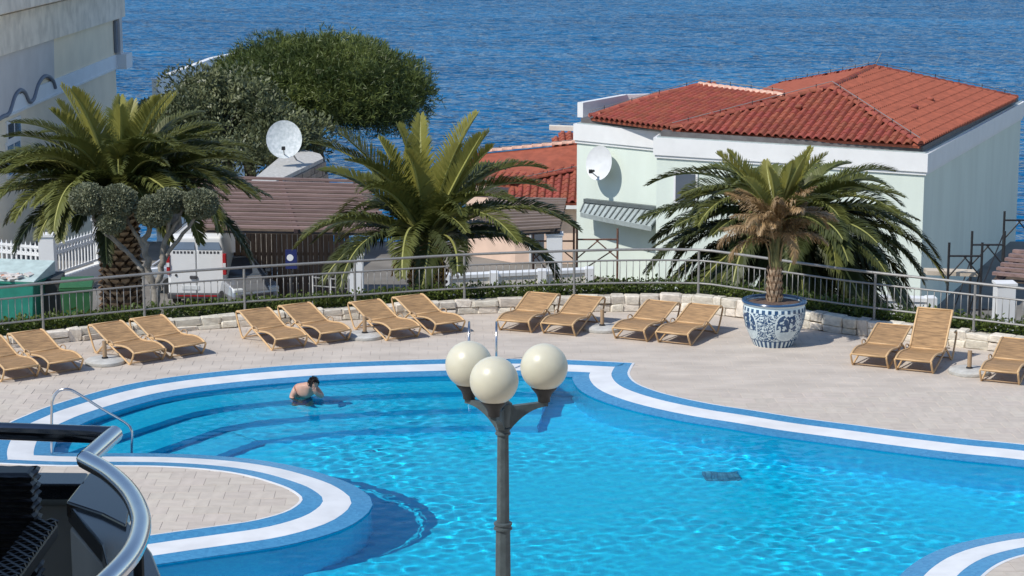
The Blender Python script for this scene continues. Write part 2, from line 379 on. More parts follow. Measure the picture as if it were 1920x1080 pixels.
def inside_np(pl, X, Y):
    r = np.zeros(X.shape, bool); n = len(pl)
    for i in range(n):
        a, b = pl[i], pl[i - 1]
        if a.y == b.y: continue
        r ^= ((a.y > Y) != (b.y > Y)) & (X < (b.x - a.x) * (Y - a.y) / (b.y - a.y) + a.x)
    return r
def rz_(d): return 0.006 - 0.080 * d / 1.0
WATER_Z = -0.099
pool = thing('swimming_pool', 'curved blue swimming pool with a white stripe around its sloping edge', 'pool', (0, 0, 0))
def ring(name, pa, pb, za, zb, th, m, idx=None, ext=0):
    n = len(pa); b = MB()
    rng = list(range(n)) if idx is None else idx
    vs = []; fs = []; la, lb = [pa[i] for i in rng], [pb[i] for i in rng]
    if ext:
        e0 = (la[0] - la[3]).normalized() * ext; e1 = (la[-1] - la[-4]).normalized() * ext
        if la[0].x < la[-1].x: la.insert(0, la[0] + e0); lb.insert(0, lb[0] + e0)
        else: la.append(la[-1] + e1); lb.append(lb[-1] + e1)
    for p_, q_ in zip(la, lb): vs += [(*p_, za), (*q_, zb), (*q_, zb - th), (*p_, za - th)]
    K = len(la)
    for k in range(K if idx is None else K - 1):
        a = 4 * k; c = 4 * ((k + 1) % K)
        for j in range(4): fs.append((a + j, c + j, c + (j + 1) % 4, a + (j + 1) % 4))
    if idx is not None: fs += [(0, 1, 2, 3), (4 * K - 1, 4 * K - 2, 4 * K - 3, 4 * K - 4)]
    b.add(vs, fs); return b.build(name, m, pool, smooth=False)
o0, o3, o7, o10 = OUT, offset(OUT, 0.30), offset(OUT, 0.70), offset(OUT, 1.0)
REC = []
ring('outer_mosaic_band', o0, o3, rz_(0), rz_(.30), 0.05, M['mosaic_blue'])
ring('white_stripe', o3, o7, rz_(.30) + .0015, rz_(.70) + .0015, 0.02, M['mosaic_white'])
ring('inner_mosaic_band', o7, o10, rz_(.70), rz_(1.0), 0.014, M['mosaic_blue'])
ring('edge_trim', offset(OUT, -.03), offset(OUT, .012), .004, .008, .03, M['mosaic_white'])
FLOOR_Z = -1.45
b = MB(); n = len(o10)
b.add([(*p, rz_(1.0) - .006) for p in offset(OUT, .985)] + [(*p, FLOOR_Z) for p in offset(OUT, .985)], [(i, (i + 1) % n, n + (i + 1) % n, n + i) for i in range(n)])
REC.append(b.build('basin_wall', M['pool_floor'], pool))
def fill(pl, holes=()):
    vs = []; es = []
    for L in [pl, *holes]:
        s = len(vs); vs += [Vector((p[0], p[1])) for p in L]; es += [(s + i, s + (i + 1) % len(L)) for i in range(len(L))]
    v, e, f, *_ = geometry.delaunay_2d_cdt(vs, es, [], 0, 1e-5)
    keep = []
    for t in f:
        c = sum((v[i] for i in t), Vector((0, 0))) / len(t)
        if inside(pl, c.x, c.y) and not any(inside(h, c.x, c.y) for h in holes): keep.append(tuple(t))
    return v, keep
v, f = fill(offset(OUT, 0.98)); b = MB(); b.add([(p.x, p.y, FLOOR_Z) for p in v], f); REC.append(b.build('basin_floor', M['pool_floor'], pool))
# entry steps follow the far arc
arcset = set(); idxs = [i for i, p in enumerate(OUT) if (p.y > 30.5 and p.x < 1.9 and not (p.y < 33.6 and p.x > -8.6)) ]
runs = []; 
for i in range(len(OUT)):
    p = OUT[i]
ii = sorted(idxs); gaps = [k for k in range(len(ii)) if ii[k] - ii[k - 1] > 1]
if gaps: ii = ii[gaps[0]:] + ii[:gaps[0]]
ii = ii[6:-6]
dpre = [1.0, 1.85, 2.7, 3.5]
offs = [offset(OUT, d) for d in dpre]
for k, z in enumerate((-0.40, -0.75, -1.1)):
    REC.append(ring('entry_step', offs[k] if k == 0 else offset(OUT, dpre[k] - .02), offs[k + 1], z, z, 0.5 if k < 2 else .36, M['pool_step'], ii, 2.4))
    REC.append(ring('step_nosing', offset(OUT, dpre[k + 1] - .30), offset(OUT, dpre[k + 1] + .006), z + .006, z + .006, 0.16, M['pool_nosing'], ii, 2.4))
g = P(1352, 893, WATER_Z); g += Vector((g.x, g.y, 0)).normalized() * 1.39; b = MB()
b.box((g.x, g.y, FLOOR_Z + .02), (.52, .50, .04)); 
for k in range(7): b.box((g.x - .26 + k * .0867, g.y, FLOOR_Z + .05), (.035, .46, .02))
REC.append(b.build('drain_grille', M['drain'], pool))
# water surface: real ripples
def pool_water():
    gx0, gx1, gy0, gy1 = min(p.x for p in OUT), max(p.x for p in OUT), min(p.y for p in OUT), max(p.y for p in OUT)
    gx0 = max(gx0, -12); gx1 = min(gx1, 11.5); st = 0.045
    nx, ny = int((gx1 - gx0) / st), int((gy1 - gy0) / st)
    X, Y = np.meshgrid(np.linspace(gx0, gx1, nx), np.linspace(gy0, gy1, ny))
    Z = np.zeros_like(X); rs = np.random.RandomState(3)
    patch = np.zeros_like(X)
    for k in range(9):
        a = rs.rand() * 6.28; L = 2.5 + 4 * rs.rand(); patch += np.cos((X * math.cos(a) + Y * math.sin(a)) * 6.28 / L + rs.rand() * 6.28)
    patch = np.clip(0.75 + 0.18 * patch, 0.25, 1.5)
    for k in range(46):
        L = 0.15 * (3.2 ** rs.rand()); a = R_(95) + rs.randn() * 0.8; kk = 6.28 / L
        wx = 0.5 * np.sin(0.9 * X + k) + 0.5 * np.cos(0.8 * Y + 2 * k)
        ph = (X * math.cos(a) + Y * math.sin(a)) * kk + 1.3 * wx + rs.rand() * 6.28
        Z += np.sin(ph) * (0.00105 * L) * (patch if L < .8 else 1)
    bw = P(574, 741, WATER_Z); rr_ = np.hypot(X - bw.x, Y - bw.y); Z += .0035 * np.sin(rr_ * 6.28 / .24) * np.exp(-rr_ / .75) * (rr_ > .15)
    keep = inside_np(offset(OUT, 0.5), X, Y)
    ok = keep[:-1, :-1] & keep[1:, :-1] & keep[:-1, 1:] & keep[1:, 1:]
    idx = np.full(X.shape, -1); used = np.zeros(X.shape, bool)
    used[:-1, :-1] |= ok; used[1:, :-1] |= ok; used[:-1, 1:] |= ok; used[1:, 1:] |= ok
    idx[used] = np.arange(used.sum())
    co = np.stack([X[used], Y[used], Z[used] + WATER_Z], 1)
    q = np.stack([idx[:-1, :-1][ok], idx[:-1, 1:][ok], idx[1:, 1:][ok], idx[1:, :-1][ok]], 1)
    me = bpy.data.meshes.new('pool_water'); me.from_pydata(co.tolist(), [], q.tolist())
    me.polygons.foreach_set('use_smooth', [True] * len(q)); me.update()
    m = bpy.data.materials.new('clear_water'); m.use_nodes = True; t = m.node_tree; t.nodes.clear()
    o = t.nodes.new('ShaderNodeOutputMaterial'); rf = t.nodes.new('ShaderNodeBsdfRefraction'); rf.inputs['IOR'].default_value = 1.33; rf.inputs['Roughness'].default_value = 0.0
    rf.inputs['Color'].default_value = (0.82, 0.99, 1.0, 1); gs = t.nodes.new('ShaderNodeBsdfGlossy'); gs.inputs['Roughness'].default_value = 0.02
    fr = t.nodes.new('ShaderNodeFresnel'); fr.inputs['IOR'].default_value = 1.33; mu = t.nodes.new('ShaderNodeMath'); mu.operation = 'MULTIPLY'; mu.inputs[1].default_value = 0.6
    mx = t.nodes.new('ShaderNodeMixShader'); t.links.new(fr.outputs[0], mu.inputs[0]); t.links.new(mu.outputs[0], mx.inputs[0]); t.links.new(rf.outputs[0], mx.inputs[1]); t.links.new(gs.outputs[0], mx.inputs[2])
    t.links.new(mx.outputs[0], o.inputs[0]); me.materials.append(m)
    ob = link('pool_water', me); tag(ob, 'clear rippling water filling the blue pool', 'water', kind='structure')
    ob.cycles.is_caustics_caster = True
    return ob
pw = pool_water()
for o in REC: o.cycles.is_caustics_receiver = True

# ------------------------------------------------------------------ deck
wallpx = [(-160, 671), (0, 655), (130, 641), (338, 621), (628, 601), (900, 588), (1160, 584), (1290, 585), (1345, 590), (1535, 619), (1633, 632), (1888, 661), (2060, 684)]
WALL = resample(smooth_path(srv(wallpx), 6), 0.25)     # foot of the stone kerb wall, on the deck
WALL2 = [Vector((p.x, p.y)) for p in WALL]
deck_poly = [Vector((-13.5, -4)), Vector((13.5, -4)), Vector((13.5, WALL2[-1].y - .6))] + [p for p in reversed(WALL2)] + [Vector((-13.5, WALL2[0].y - .8))]
far = []
for i, p in enumerate(WALL2):
    a = WALL2[max(i - 1, 0)]; c = WALL2[min(i + 1, len(WALL2) - 1)]; e = (c - a).normalized(); far.append(p + Vector((-e.y, e.x)) * 0.12)
deck_poly2 = deck_poly[:3] + list(reversed(far)) + deck_poly[-1:]
v, f = fill(deck_poly2, [offset(OUT, 0.06)])
b = MB(); b.add([(p.x, p.y, -0.0055) for p in v], f)
deck = b.build('pool_deck', M['grout']); tag(deck, 'beige paved terrace around the pool', 'deck', kind='structure')
TS = 0.36; tile_variants = []
for k in range(6):
    b = MB(); d = TS - .0045; h = .018
    b.v = []; rr = random.Random(k); z = [0.0 + rr.uniform(-.0015, .0015) for _ in range(4)]
    s = d / 2; s2 = s - .004
    b.add([(-s, -s, -h), (s, -s, -h), (s, s, -h), (-s, s, -h), (-s, -s, -.005), (s, -s, -.005), (s, s, -.005), (-s, s, -.005), (-s2, -s2, z[0]), (s2, -s2, z[1]), (s2, s2, z[2]), (-s2, s2, z[3])],
          [(0, 1, 5, 4), (1, 2, 6, 5), (2, 3, 7, 6), (3, 0, 4, 7), (4, 5, 9, 8), (5, 6, 10, 9), (6, 7, 11, 10), (7, 4, 8, 11), (8, 9, 10, 11)])
    tile_variants.append(b)
tmesh = [b.mesh('tile', M['paver']) for b in tile_variants]
cells = []
inn = offset(OUT, 0.12)
ang = R_(2.0); ca, sa = math.cos(ang), math.sin(ang)
for iy in range(34, 132):
    for ix in range(-44, 44):
        lx = (ix + .5 + (0.5 if iy % 2 else 0)) * TS; ly = (iy + .5) * TS
        x, y = lx * ca - ly * sa + 1.2, lx * sa + ly * ca
        if not inside(deck_poly, x, y) or inside(inn, x, y): continue
        near = min(range(len(OUT)), key=lambda i: (OUT[i].x - x) ** 2 + (OUT[i].y - y) ** 2)
        dn = math.hypot(OUT[near].x - x, OUT[near].y - y); cut = near if dn < .36 else None
        px_ = 960 + FPX * x / (y * math.cos(PITCH) + CAMH * math.sin(PITCH))
        py_ = 540 - FPX * (y * math.sin(PITCH) - CAMH * math.cos(PITCH)) / (y * math.cos(PITCH) + CAMH * math.sin(PITCH))
        vis = -60 < px_ < 1980 and 500 < py_ < 1120
        cells.append((0 if vis else 1, -py_, x, y, cut))
cells.sort()
big = MB()
def clip_tile(x, y, ci):
    q = [Vector((px * ca - py * sa + x, px * sa + py * ca + y)) for px, py in ((-1, -1), (1, -1), (1, 1), (-1, 1)) for px, py in ((px * (TS / 2 - .0023), py * (TS / 2 - .0023)),)]
    n_ = len(OUT)
    pts_ = {ci}
    e1_, e2_ = OUT[ci] - OUT[ci - 3], OUT[(ci + 3) % n_] - OUT[ci]
    if e1_.x * e2_.y - e1_.y * e2_.x < 0: pts_ |= {min(range(n_), key=lambda i: (OUT[i] - c_).length_squared) for c_ in q}
    for j in pts_:
        e = (OUT[(j + 1) % n_] - OUT[j - 1]).normalized(); nv = Vector((e.y, -e.x)); o_ = OUT[j] + nv * .004     # outward
        out = []
        for a_, b_ in zip(q, q[1:] + q[:1]):
            da, db = (a_ - o_).dot(nv), (b_ - o_).dot(nv)
            if da >= 0: out.append(a_)
            if (da >= 0) != (db >= 0): out.append(a_.lerp(b_, da / (da - db)))
        q = out
        if len(q) < 3: return None
    return q
for k, (a, s, x, y, cut) in enumerate(cells):
    if cut is not None:
        q = clip_tile(x, y, cut)
        if q is None or abs(area(q)) < .004: continue
        if k < 300: bb = MB(); bb.prism([(p.x - x, p.y - y) for p in q], -.018, 0); bb.build('tile', M['paver'], deck, loc=(x, y, 0))
        else: big.prism([tuple(p) for p in q], -.018, 0)
        continue
    if k < 300:
        link('tile', tmesh[k % 6], deck, loc=(x, y, random.uniform(-.0015, .0015)), rot=(0, 0, ang + (k % 4) * math.pi / 2))
    else:
        q = tile_variants[k % 6]; dz = random.uniform(-.0015, .0015)
        big.add([(p[0] * ca - p[1] * sa + x, p[0] * sa + p[1] * ca + y, p[2] + dz) for p in q.v], q.f)
tag(big.build('tile_paving', M['paver_many'], deck), kind='stuff')

# ------------------------------------------------------------------ lower ground, retaining wall
GZ = -4.5
b = MB()
prof = [(41.0, -0.6), (43.2, -0.7), (47.5, -1.6), (50.5, GZ + .5), (52, GZ), (78, GZ), (86, GZ - 3), (104, SEA_Z - 1.5)]
xs = [-60, -30, -16, -10, 0, 10, 16, 22, 30, 60]
vs = []; fs = []
for j, (y, z) in enumerate(prof):
    for i, x in enumerate(xs): vs.append((x, y - max(0, abs(x) - 4) * .35 * (1 if j < 5 else 0), z + random.uniform(-.05, .05) * (j not in (4, 5))))
for j in range(len(prof) - 1):
    for i in range(len(xs) - 1): a = j * len(xs) + i; fs.append((a, a + 1, a + len(xs) + 1, a + len(xs)))
b.add(vs, fs); gr = b.build('ground', M['ground']); tag(gr, 'grey ground and car park below the terrace', 'ground', kind='structure')

# ------------------------------------------------------------------ stone kerb wall
wall = thing('stone_wall', 'low wall of pale rough stones edging the terrace under the railing', 'wall', WALL[len(WALL) // 2])
wl = WALL[len(WALL) // 2]
def side(path, d, z):
    out = []
    for i, p in enumerate(path):
        a = path[max(i - 1, 0)]; c = path[min(i + 1, len(path) - 1)]; e = (c - a).normalized()
        out.append(Vector((p.x - e.y * d, p.y + e.x * d, z)))
    return out
b = MB(); n = len(WALL)
wtop = [float(np.interp(p.x, [-10, -3, 2, 4, 9.5], [.225, .24, .335, .35, .29])) - .03 for p in WALL]
def lift(pl, dz=0): return [Vector((p.x, p.y, z + dz)) for p, z in zip(pl, wtop)]
pts = side(WALL, .07, -.05) + lift(side(WALL, .07, 0)) + lift(side(WALL, .34, 0)) + side(WALL, .34, -.7)
fs = []
for k in range(3):
    for i in range(n - 1): fs.append((k * n + i, k * n + i + 1, (k + 1) * n + i + 1, (k + 1) * n + i))
b.add([p - wl for p in pts], fs); b.build('wall_core', M['mortar'], wall)
stone_meshes = []
for k in range(10):
    bm = bmesh.new(); bmesh.ops.create_cube(bm, size=1); bmesh.ops.bevel(bm, geom=bm.edges[:], offset=0.09, segments=1, affect='EDGES')
    rr = random.Random(100 + k)
    for vv in bm.verts:
        vv.co += Vector((rr.uniform(-.05, .05), rr.uniform(-.07, .07), rr.uniform(-.07, .07)))
    me = bpy.data.meshes.new('stone'); bm.to_mesh(me); bm.free(); me.materials.append(M['stone']); stone_meshes.append(me)
cum = [0]
for a, c in zip(WALL, WALL[1:]): cum.append(cum[-1] + (c - a).length)
def along(path, cum, s):
    s = min(max(s, 0), cum[-1] - 1e-6)
    for i in range(len(cum) - 1):
        if cum[i + 1] >= s: break
    t = (s - cum[i]) / (cum[i + 1] - cum[i]); p = path[i].lerp(path[i + 1], t); e = (path[i + 1] - path[i]).normalized()
    return p, e
rs = random.Random(11)
def wall_h(x): return float(np.interp(x, [-10, -3, 2, 4, 9.5], [.225, .24, .335, .35, .29]))
s = 0.0; k = 0
def put_stone(s0, ln, z0, h):
    global k
    p, e = along(WALL, cum, s0 + ln / 2); k += 1
    nrm = Vector((-e.y, e.x, 0)); q = p + nrm * rs.uniform(.08, .12)
    link('stone', stone_meshes[rs.randrange(10)], wall, loc=Vector((q.x, q.y, z0 + h / 2)) - wl, rot=(rs.uniform(-.04, .04), rs.uniform(-.03, .03), math.atan2(e.y, e.x) + (math.pi if rs.random() < .5 else 0)), scale=(ln * .99, .26, h * .995))
while s < cum[-1] - .1:
    r = rs.random()
    if r < .25:
        ln = rs.uniform(.22, .42); wh = wall_h(along(WALL, cum, s)[0].x); put_stone(s, ln, 0, wh * rs.uniform(.95, 1.06)); s += ln
    else:
        W = rs.uniform(.5, .95); wh = wall_h(along(WALL, cum, s)[0].x); h1 = wh * rs.uniform(.38, .6)
        c = rs.uniform(.35, .65); put_stone(s, W * c, 0, h1); put_stone(s + W * c, W * (1 - c), 0, h1 * rs.uniform(.85, 1.1))
        c = rs.uniform(.3, .7); ht = wh - h1; put_stone(s, W * c, h1, ht + rs.uniform(-.02, .02)); put_stone(s + W * c, W * (1 - c), h1, ht + rs.uniform(-.02, .02)); s += W

# ------------------------------------------------------------------ foliage helpers
def leaf_cloud(co, size, rs, aspect=0.45, bias=None, three=False):
    """arrays of small folded leaves (one quad each) at co"""
    n = len(co); d = rs.normal(size=(n, 3))
    if bias is not None: d += bias
    d /= np.linalg.norm(d, axis=1)[:, None]
    r = rs.normal(size=(n, 3)); s = np.cross(d, r); s /= np.linalg.norm(s, axis=1)[:, None] + 1e-9
    sz = size * (0.6 + 0.8 * rs.rand(n))[:, None]
    v = np.stack([co, co + d * sz * .5 + s * sz * aspect * .5, co + d * sz, co + d * sz * .5 - s * sz * aspect * .5], 1).reshape(-1, 3)
    return v, np.arange(4 * n).reshape(-1, 4)
def np_mesh(name, parts, mats, smooth=False):
    vs = []; fs = []; mi = []; o = 0
    for v, f, m in parts:
        vs.append(v); fs += (f + o).tolist(); mi += [m] * len(f); o += len(v)
    me = bpy.data.meshes.new(name); me.from_pydata(np.concatenate(vs).tolist(), [], fs)
    for m in mats: me.materials.append(m)
    me.polygons.foreach_set('material_index', mi); me.update(); return me

# hedge in the bed behind the stone wall
hedge_root = thing('hedge', 'low clipped green hedge growing along the foot of the railing', 'hedge', wl)
rsn = np.random.RandomState(5); co = []
hp = side(WALL, .40, 0)
for i in range(26000):
    s = rsn.rand() * cum[-1]; p, e = along(WALL, cum, s) if i % 8 == 0 else (p, e)
    t = rsn.rand() * .6 - .3
    d = .27 + .55 * rsn.rand(); h = wall_h(p.x) + .11 + .09 * noise.noise(Vector((s * 1.6, d * 3, 0))) + .05 * noise.noise(Vector((s * 6, d * 6, 3)))
    z = h * (1 - .75 * rsn.rand() ** 2.2) + (0.12 * rsn.rand() ** 3)
    co.append((p.x + e.x * t - e.y * d - wl.x, p.y + e.y * t + e.x * d - wl.y, z))
v, f = leaf_cloud(np.array(co), .075, rsn, .6, np.array([0, -.2, .6]))
link('foliage', np_mesh('foliage', [(v, f, 0)], [M['hedge']]), hedge_root)
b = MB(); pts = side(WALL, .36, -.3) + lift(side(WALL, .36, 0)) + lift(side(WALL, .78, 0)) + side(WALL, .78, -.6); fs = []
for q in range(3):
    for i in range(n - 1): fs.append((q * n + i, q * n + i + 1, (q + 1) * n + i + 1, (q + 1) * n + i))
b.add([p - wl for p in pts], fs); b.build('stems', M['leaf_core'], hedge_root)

# ------------------------------------------------------------------ railing
RLIFT = lambda x: wall_h(x) - .36
railing = thing('railing', 'grey metal railing with thin bars round the back of the terrace', 'railing', wl + Vector((0, 0, .36)))
RO = wl + Vector((0, 0, .36)); RPATH = side(WALL, .2, 0)
rc = [0]
for a, c in zip(RPATH, RPATH[1:]): rc.append(rc[-1] + (c - a).length)
def px_of(p):
    w_ = p.y * math.cos(PITCH) - (p.z - CAMH) * math.sin(PITCH); return 960 + FPX * p.x / w_
posts = []
for target in (-130, 77, 275, 471, 675, 875, 1083, 1296, 1462, 1632, 1821, 2010):
    best = min(range(len(RPATH)), key=lambda i: abs(px_of(RPATH[i]) - target)); posts.append(rc[best])
for s in posts:
    p, e = along(RPATH, rc, s); b = MB(); b.tube([(0, 0, -.02), (0, 0, .90)], .026, 8); b.tube([(0, 0, 0), (0, 0, .012)], .05, 10)
    b.build('post', M['steel_paint'], railing, smooth='auto', loc=p + Vector((0, 0, .36 + RLIFT(p.x))) - RO)
for nm, z, r in (('top_rail', 1.285, .027), ('middle_rail', 1.06, .019), ('bottom_rail', .585, .019)):
    b = MB(); b.tube([p + Vector((0, 0, z + RLIFT(p.x))) - RO for p in RPATH], r, 8); b.build(nm, M['steel_paint'], railing, smooth='auto')
bmesh_b = MB(); bmesh_b.tube([(0, 0, 0), (0, 0, .475)], .0085, 6); bme = bmesh_b.mesh('baluster', M['steel_paint'], True)
for a, c in zip(posts, posts[1:]):
    m = max(1, round((c - a) / .135))
    for i in range(1, m):
        p, e = along(RPATH, rc, a + (c - a) * i / m); link('baluster', bme, railing, loc=p + Vector((0, 0, .585 + RLIFT(p.x))) - RO)

# ------------------------------------------------------------------ loungers
def lounger_parts(root, upright):
    HW = .335; ZS = .69
    def zs_(pts): return [Vector((p[0], p[1], p[2] * ZS)) for p in pts]
    prof_side = smooth_path([(0, .345), (.0, .30), (.05, .18), (.13, .03), (.17, .012), (.23, .05), (.6, .23), (.95, .385), (1.0, .39), (1.05, .37), (1.25, .17), (1.38, .03), (1.43, .012), (1.49, .05), (1.60, .30), (1.70, .56), (1.72, .66), (1.68, .715), (1.60, .70)], 4)
    for s in (-1, 1):
        b = MB(); b.tube([(x, s * HW, z * ZS) for x, z in ((q.x, q.y) for q in [Vector((*p, 0)) if len(p) == 2 else p for p in prof_side])], .0185, 7)
        b.build('side_frame', M['rattan_frame'], root, smooth=True)
        b = MB(); b.tube(smooth_path([(.72, s * (HW + .005), .40), (.74, s * (HW + .02), .46), (.81, s * (HW + .025), .50), (.90, s * (HW + .02), .475), (.94, s * (HW + .005), .41)], 4), .014, 6); b.v = [(q[0], q[1], q[2] * ZS) for q in b.v]
        b.build('arm_loop', M['brown_frame'], root, smooth=True)
    seat = smooth_path([(0, 0, .345), (.10, 0, .40), (.26, 0, .44), (.45, 0, .435), (.65, 0, .40), (.84, 0, .385), (.93, 0, .40)], 4); seat = zs_(seat)
    if upright: back = [Vector((.93 + .78 * t * .62, 0, .276 + .80 * t * .82)) for t in np.linspace(0, 1, 12)]
    else: back = smooth_path([(.93, 0, .40), (1.10, 0, .485), (1.30, 0, .59), (1.48, 0, .68), (1.60, 0, .725), (1.70, 0, .715)], 4); back = back if upright else zs_(back)
    for nm, pr in (('seat_sling', seat), ('back_sling', back)):
        b = MB(); vs = []; fs = []; K = 7
        for p in pr:
            for j in range(K):
                y = (j / (K - 1) * 2 - 1) * (HW - .02); sag = -.012 * (1 - (y / HW) ** 2)
                vs.append((p.x, y, p.z + sag)); 
        nn = len(vs)
        for p in pr:
            for j in range(K):
                y = (j / (K - 1) * 2 - 1) * (HW - .02); sag = -.012 * (1 - (y / HW) ** 2)
                vs.append((p.x, y, p.z + sag - .014))
        for i in range(len(pr) - 1):
            for j in range(K - 1):
                a = i * K + j; fs.append((a, a + K, a + K + 1, a + 1)); fs.append((nn + a, nn + a + 1, nn + a + K + 1, nn + a + K))
        for i in range(len(pr) - 1):
            a = i * K; fs.append((a, nn + a, nn + a + K, a + K)); a += K - 1; fs.append((a, a + K, nn + a + K, nn + a))
        for j in range(K - 1):
            fs.append((j, j + 1, nn + j + 1, nn + j)); a = (len(pr) - 1) * K + j; fs.append((a, nn + a, nn + a + 1, a + 1))
        b.add(vs, fs); o = b.build(nm, M['rattan'], root, smooth='auto')
        for s in (-1, 1):
            fb = MB(); fb.tube([(p.x, s * (HW - .012), p.z) for p in pr], .021, 7); fb.build('edge_tube', M['rattan_frame'], root, smooth=True)
    for nm, (x, z) in (('front_bar', (0, .238)), ('hinge_bar', (.93, .270)), ('head_bar', (back[-1].x, back[-1].z)), ('floor_bar', (.15, .03)), ('rear_floor_bar', (1.43, .03))):
        b = MB(); b.tube([(x, -HW, z), (x, HW, z)], .016, 7); b.build(nm, M['brown_frame'] if 'floor' in nm else M['rattan_frame'], root, smooth=True)
    if upright:
        b = MB()
        for s in (-.25, .25): b.tube([(1.20, s, .66), (1.30, s, .24)], .01, 6)
        b.tube([(1.30, -HW, .24), (1.30, HW, .24)], .012, 6)
        b.build('back_prop', M['brown_frame'], root, smooth=True)
GRP = 'rattan sun loungers around the pool'
LNG = [  # front-left floor px, front-right floor px, heading (deg), label
    ((6, 716), (64, 706), 128, 'tan rattan lounger cut by the left picture edge, nearest the steel pool handrail'),
    ((86, 702), (148, 695), 128, 'tan rattan lounger second from the left edge, just left of the leftmost parasol base'),
    ((240, 684), (307, 675), 129, 'tan rattan lounger with its side legs around the leftmost parasol base'),
    ((316, 671), (381, 664), 129, 'tan rattan lounger fourth from the left, in front of the big palm trunk'),
    ((502, 658), (577, 649), 123, 'tan rattan lounger, left one of the pair below the white van'),
    ((590, 646), (655, 638), 123, 'tan rattan lounger left of the parasol base below the white pillar'),
    ((716, 640), (790, 631), 123, 'tan rattan lounger standing right over the parasol base below the white pillar'),
    ((803, 628), (870, 621), 123, 'tan rattan lounger last of the left row, beside the pool ladder'),
    ((931, 619), (1004, 624), 67, 'tan rattan lounger first of the right row, behind the right lamp globe'),
    ((1013, 624), (1086, 631), 67, 'tan rattan lounger just left of the parasol base in the middle of the terrace'),
    ((1148, 634), (1220, 641), 63, 'tan rattan lounger just right of the middle parasol base'),
    ((1229, 641), (1302, 649), 63, 'tan rattan lounger beside the blue and white plant pot'),
    ((1597, 684), (1668, 691), 64, 'tan rattan lounger right of the plant pot, back half lowered'),
    ((1680, 693), (1751, 701), 64, 'tan rattan lounger with its backrest raised steeply'),
    ((1838, 714), (1914, 722), 64, 'tan rattan lounger cut by the right picture edge'),
]
protos = {}
for i, (a, c, hd, lab) in enumerate(LNG):
    up = i == 13; mid = (P(*a) + P(*c)) / 2; h = R_(hd); org = mid - Vector((math.cos(h), math.sin(h), 0)) * .15
    if up in protos:
        o = copy_tree(protos[up])
    else:
        o = thing('sun_lounger', lab, 'sun lounger', group=GRP); lounger_parts(o, up); protos[up] = o
    o.location = (org.x, org.y, 0.001); o.rotation_euler = (0, 0, h + R_(random.uniform(-1.5, 1.5))); o['label'] = lab

# ------------------------------------------------------------------ parasol bases
for (px, py), lab in zip([(197, 681), (684, 633), (1129, 619), (1817, 700)],
                         ['round concrete parasol base with a short post, leftmost of the four', 'round concrete parasol base under the loungers below the white pillar', 'round concrete parasol base in the middle, between the right row of loungers', 'round concrete parasol base right of the lounger with the raised backrest']):
    p = P(px, py); o = thing('parasol_base', lab, 'parasol base', p, group='concrete parasol bases')
    b = MB(); b.lathe([(.36, .001), (.37, .02), (.365, .06), (.33, .085), (.1, .095)], 32); b.build('concrete_disc', M['concrete'], o, smooth='auto')
    b = MB(); b.tube([(0, 0, .09), (0, 0, .42)], .04, 12); b.build('socket_post', M['brown_frame'], o, smooth='auto')
    b = MB(); b.lathe([(.06, .092), (.06, .115), (.045, .125)], 14); b.tube([(.0, 0, .36), (.075, 0, .36)], .012, 6); b.build('clamp_collar', M['iron'], o, smooth='auto')

# ------------------------------------------------------------------ palms
def frond(name, L, e0, curl, npair, leaf, seed, mats, fold=0.5, twist=0.0, thick=.028, gap0=.12, droop=.35):
    rr = random.Random(seed); K = 16; pts = [Vector((0, 0, 0))]; tans = []
    for i in range(K):
        t = (i + .5) / K; a = e0 - curl * t ** 1.25; d = Vector((math.cos(a), twist * t * t, math.sin(a))).normalized()
        tans.append(d); pts.append(pts[-1] + d * L / K)
    b = MB(); b.mi = 1
    b.tube(pts, [thick * (1 - .9 * i / K) + .004 for i in range(K + 1)], 4, caps=False)
    b.mi = 0
    for i in range(npair):
        t = gap0 + (1 - gap0) * (i + rr.random() * .6) / npair; f_ = min(t * K, K - 1e-3); k = int(f_); p = pts[k].lerp(pts[k + 1], f_ - k); tg = tans[k]
        sd = Vector((-tg.y, tg.x, 0)); sd = sd.normalized() if sd.length > .05 else Vector((0, 1, 0)); up = tg.cross(Vector((0, 1, 0)) if abs(tg.y) < .7 else Vector((1, 0, 0))).normalized()
        sd = Vector((0, 1, 0)); up = sd.cross(tg) * -1; up = tg.cross(sd) * -1 if up.z < 0 and False else up
        if up.z < 0 and e0 < 1.45: up = -up
        ln = leaf * (math.sin(math.pi * min(1, .16 + .80 * t)) ** .7) * rr.uniform(.85, 1.1)
        for s in (-1, 1):
            jt = 1.0 if mats[0] != 'palm_dead' else 3.6; fw = .62 + .5 * t + rr.uniform(-.12, .12) * jt; fo = fold + rr.uniform(-.15, .15) * jt
            d = (tg * fw + sd * s * (1.0 - .25 * t) + up * fo).normalized()
            wv = d.cross(up).normalized() * (.0058 + .003 * rr.random()); mid = p + d * ln * .55; tip = p + d * ln * .96 + Vector((0, 0, -droop * ln * rr.uniform(.3, .8)))
            q = p - tg * .01
            b.add([q - wv * .6, q + wv * .6, mid + wv, mid - wv, tip], [(0, 1, 2, 3), (3, 2, 4)])
    return b.mesh('frond', [M[mats[0]], M[mats[1]]])
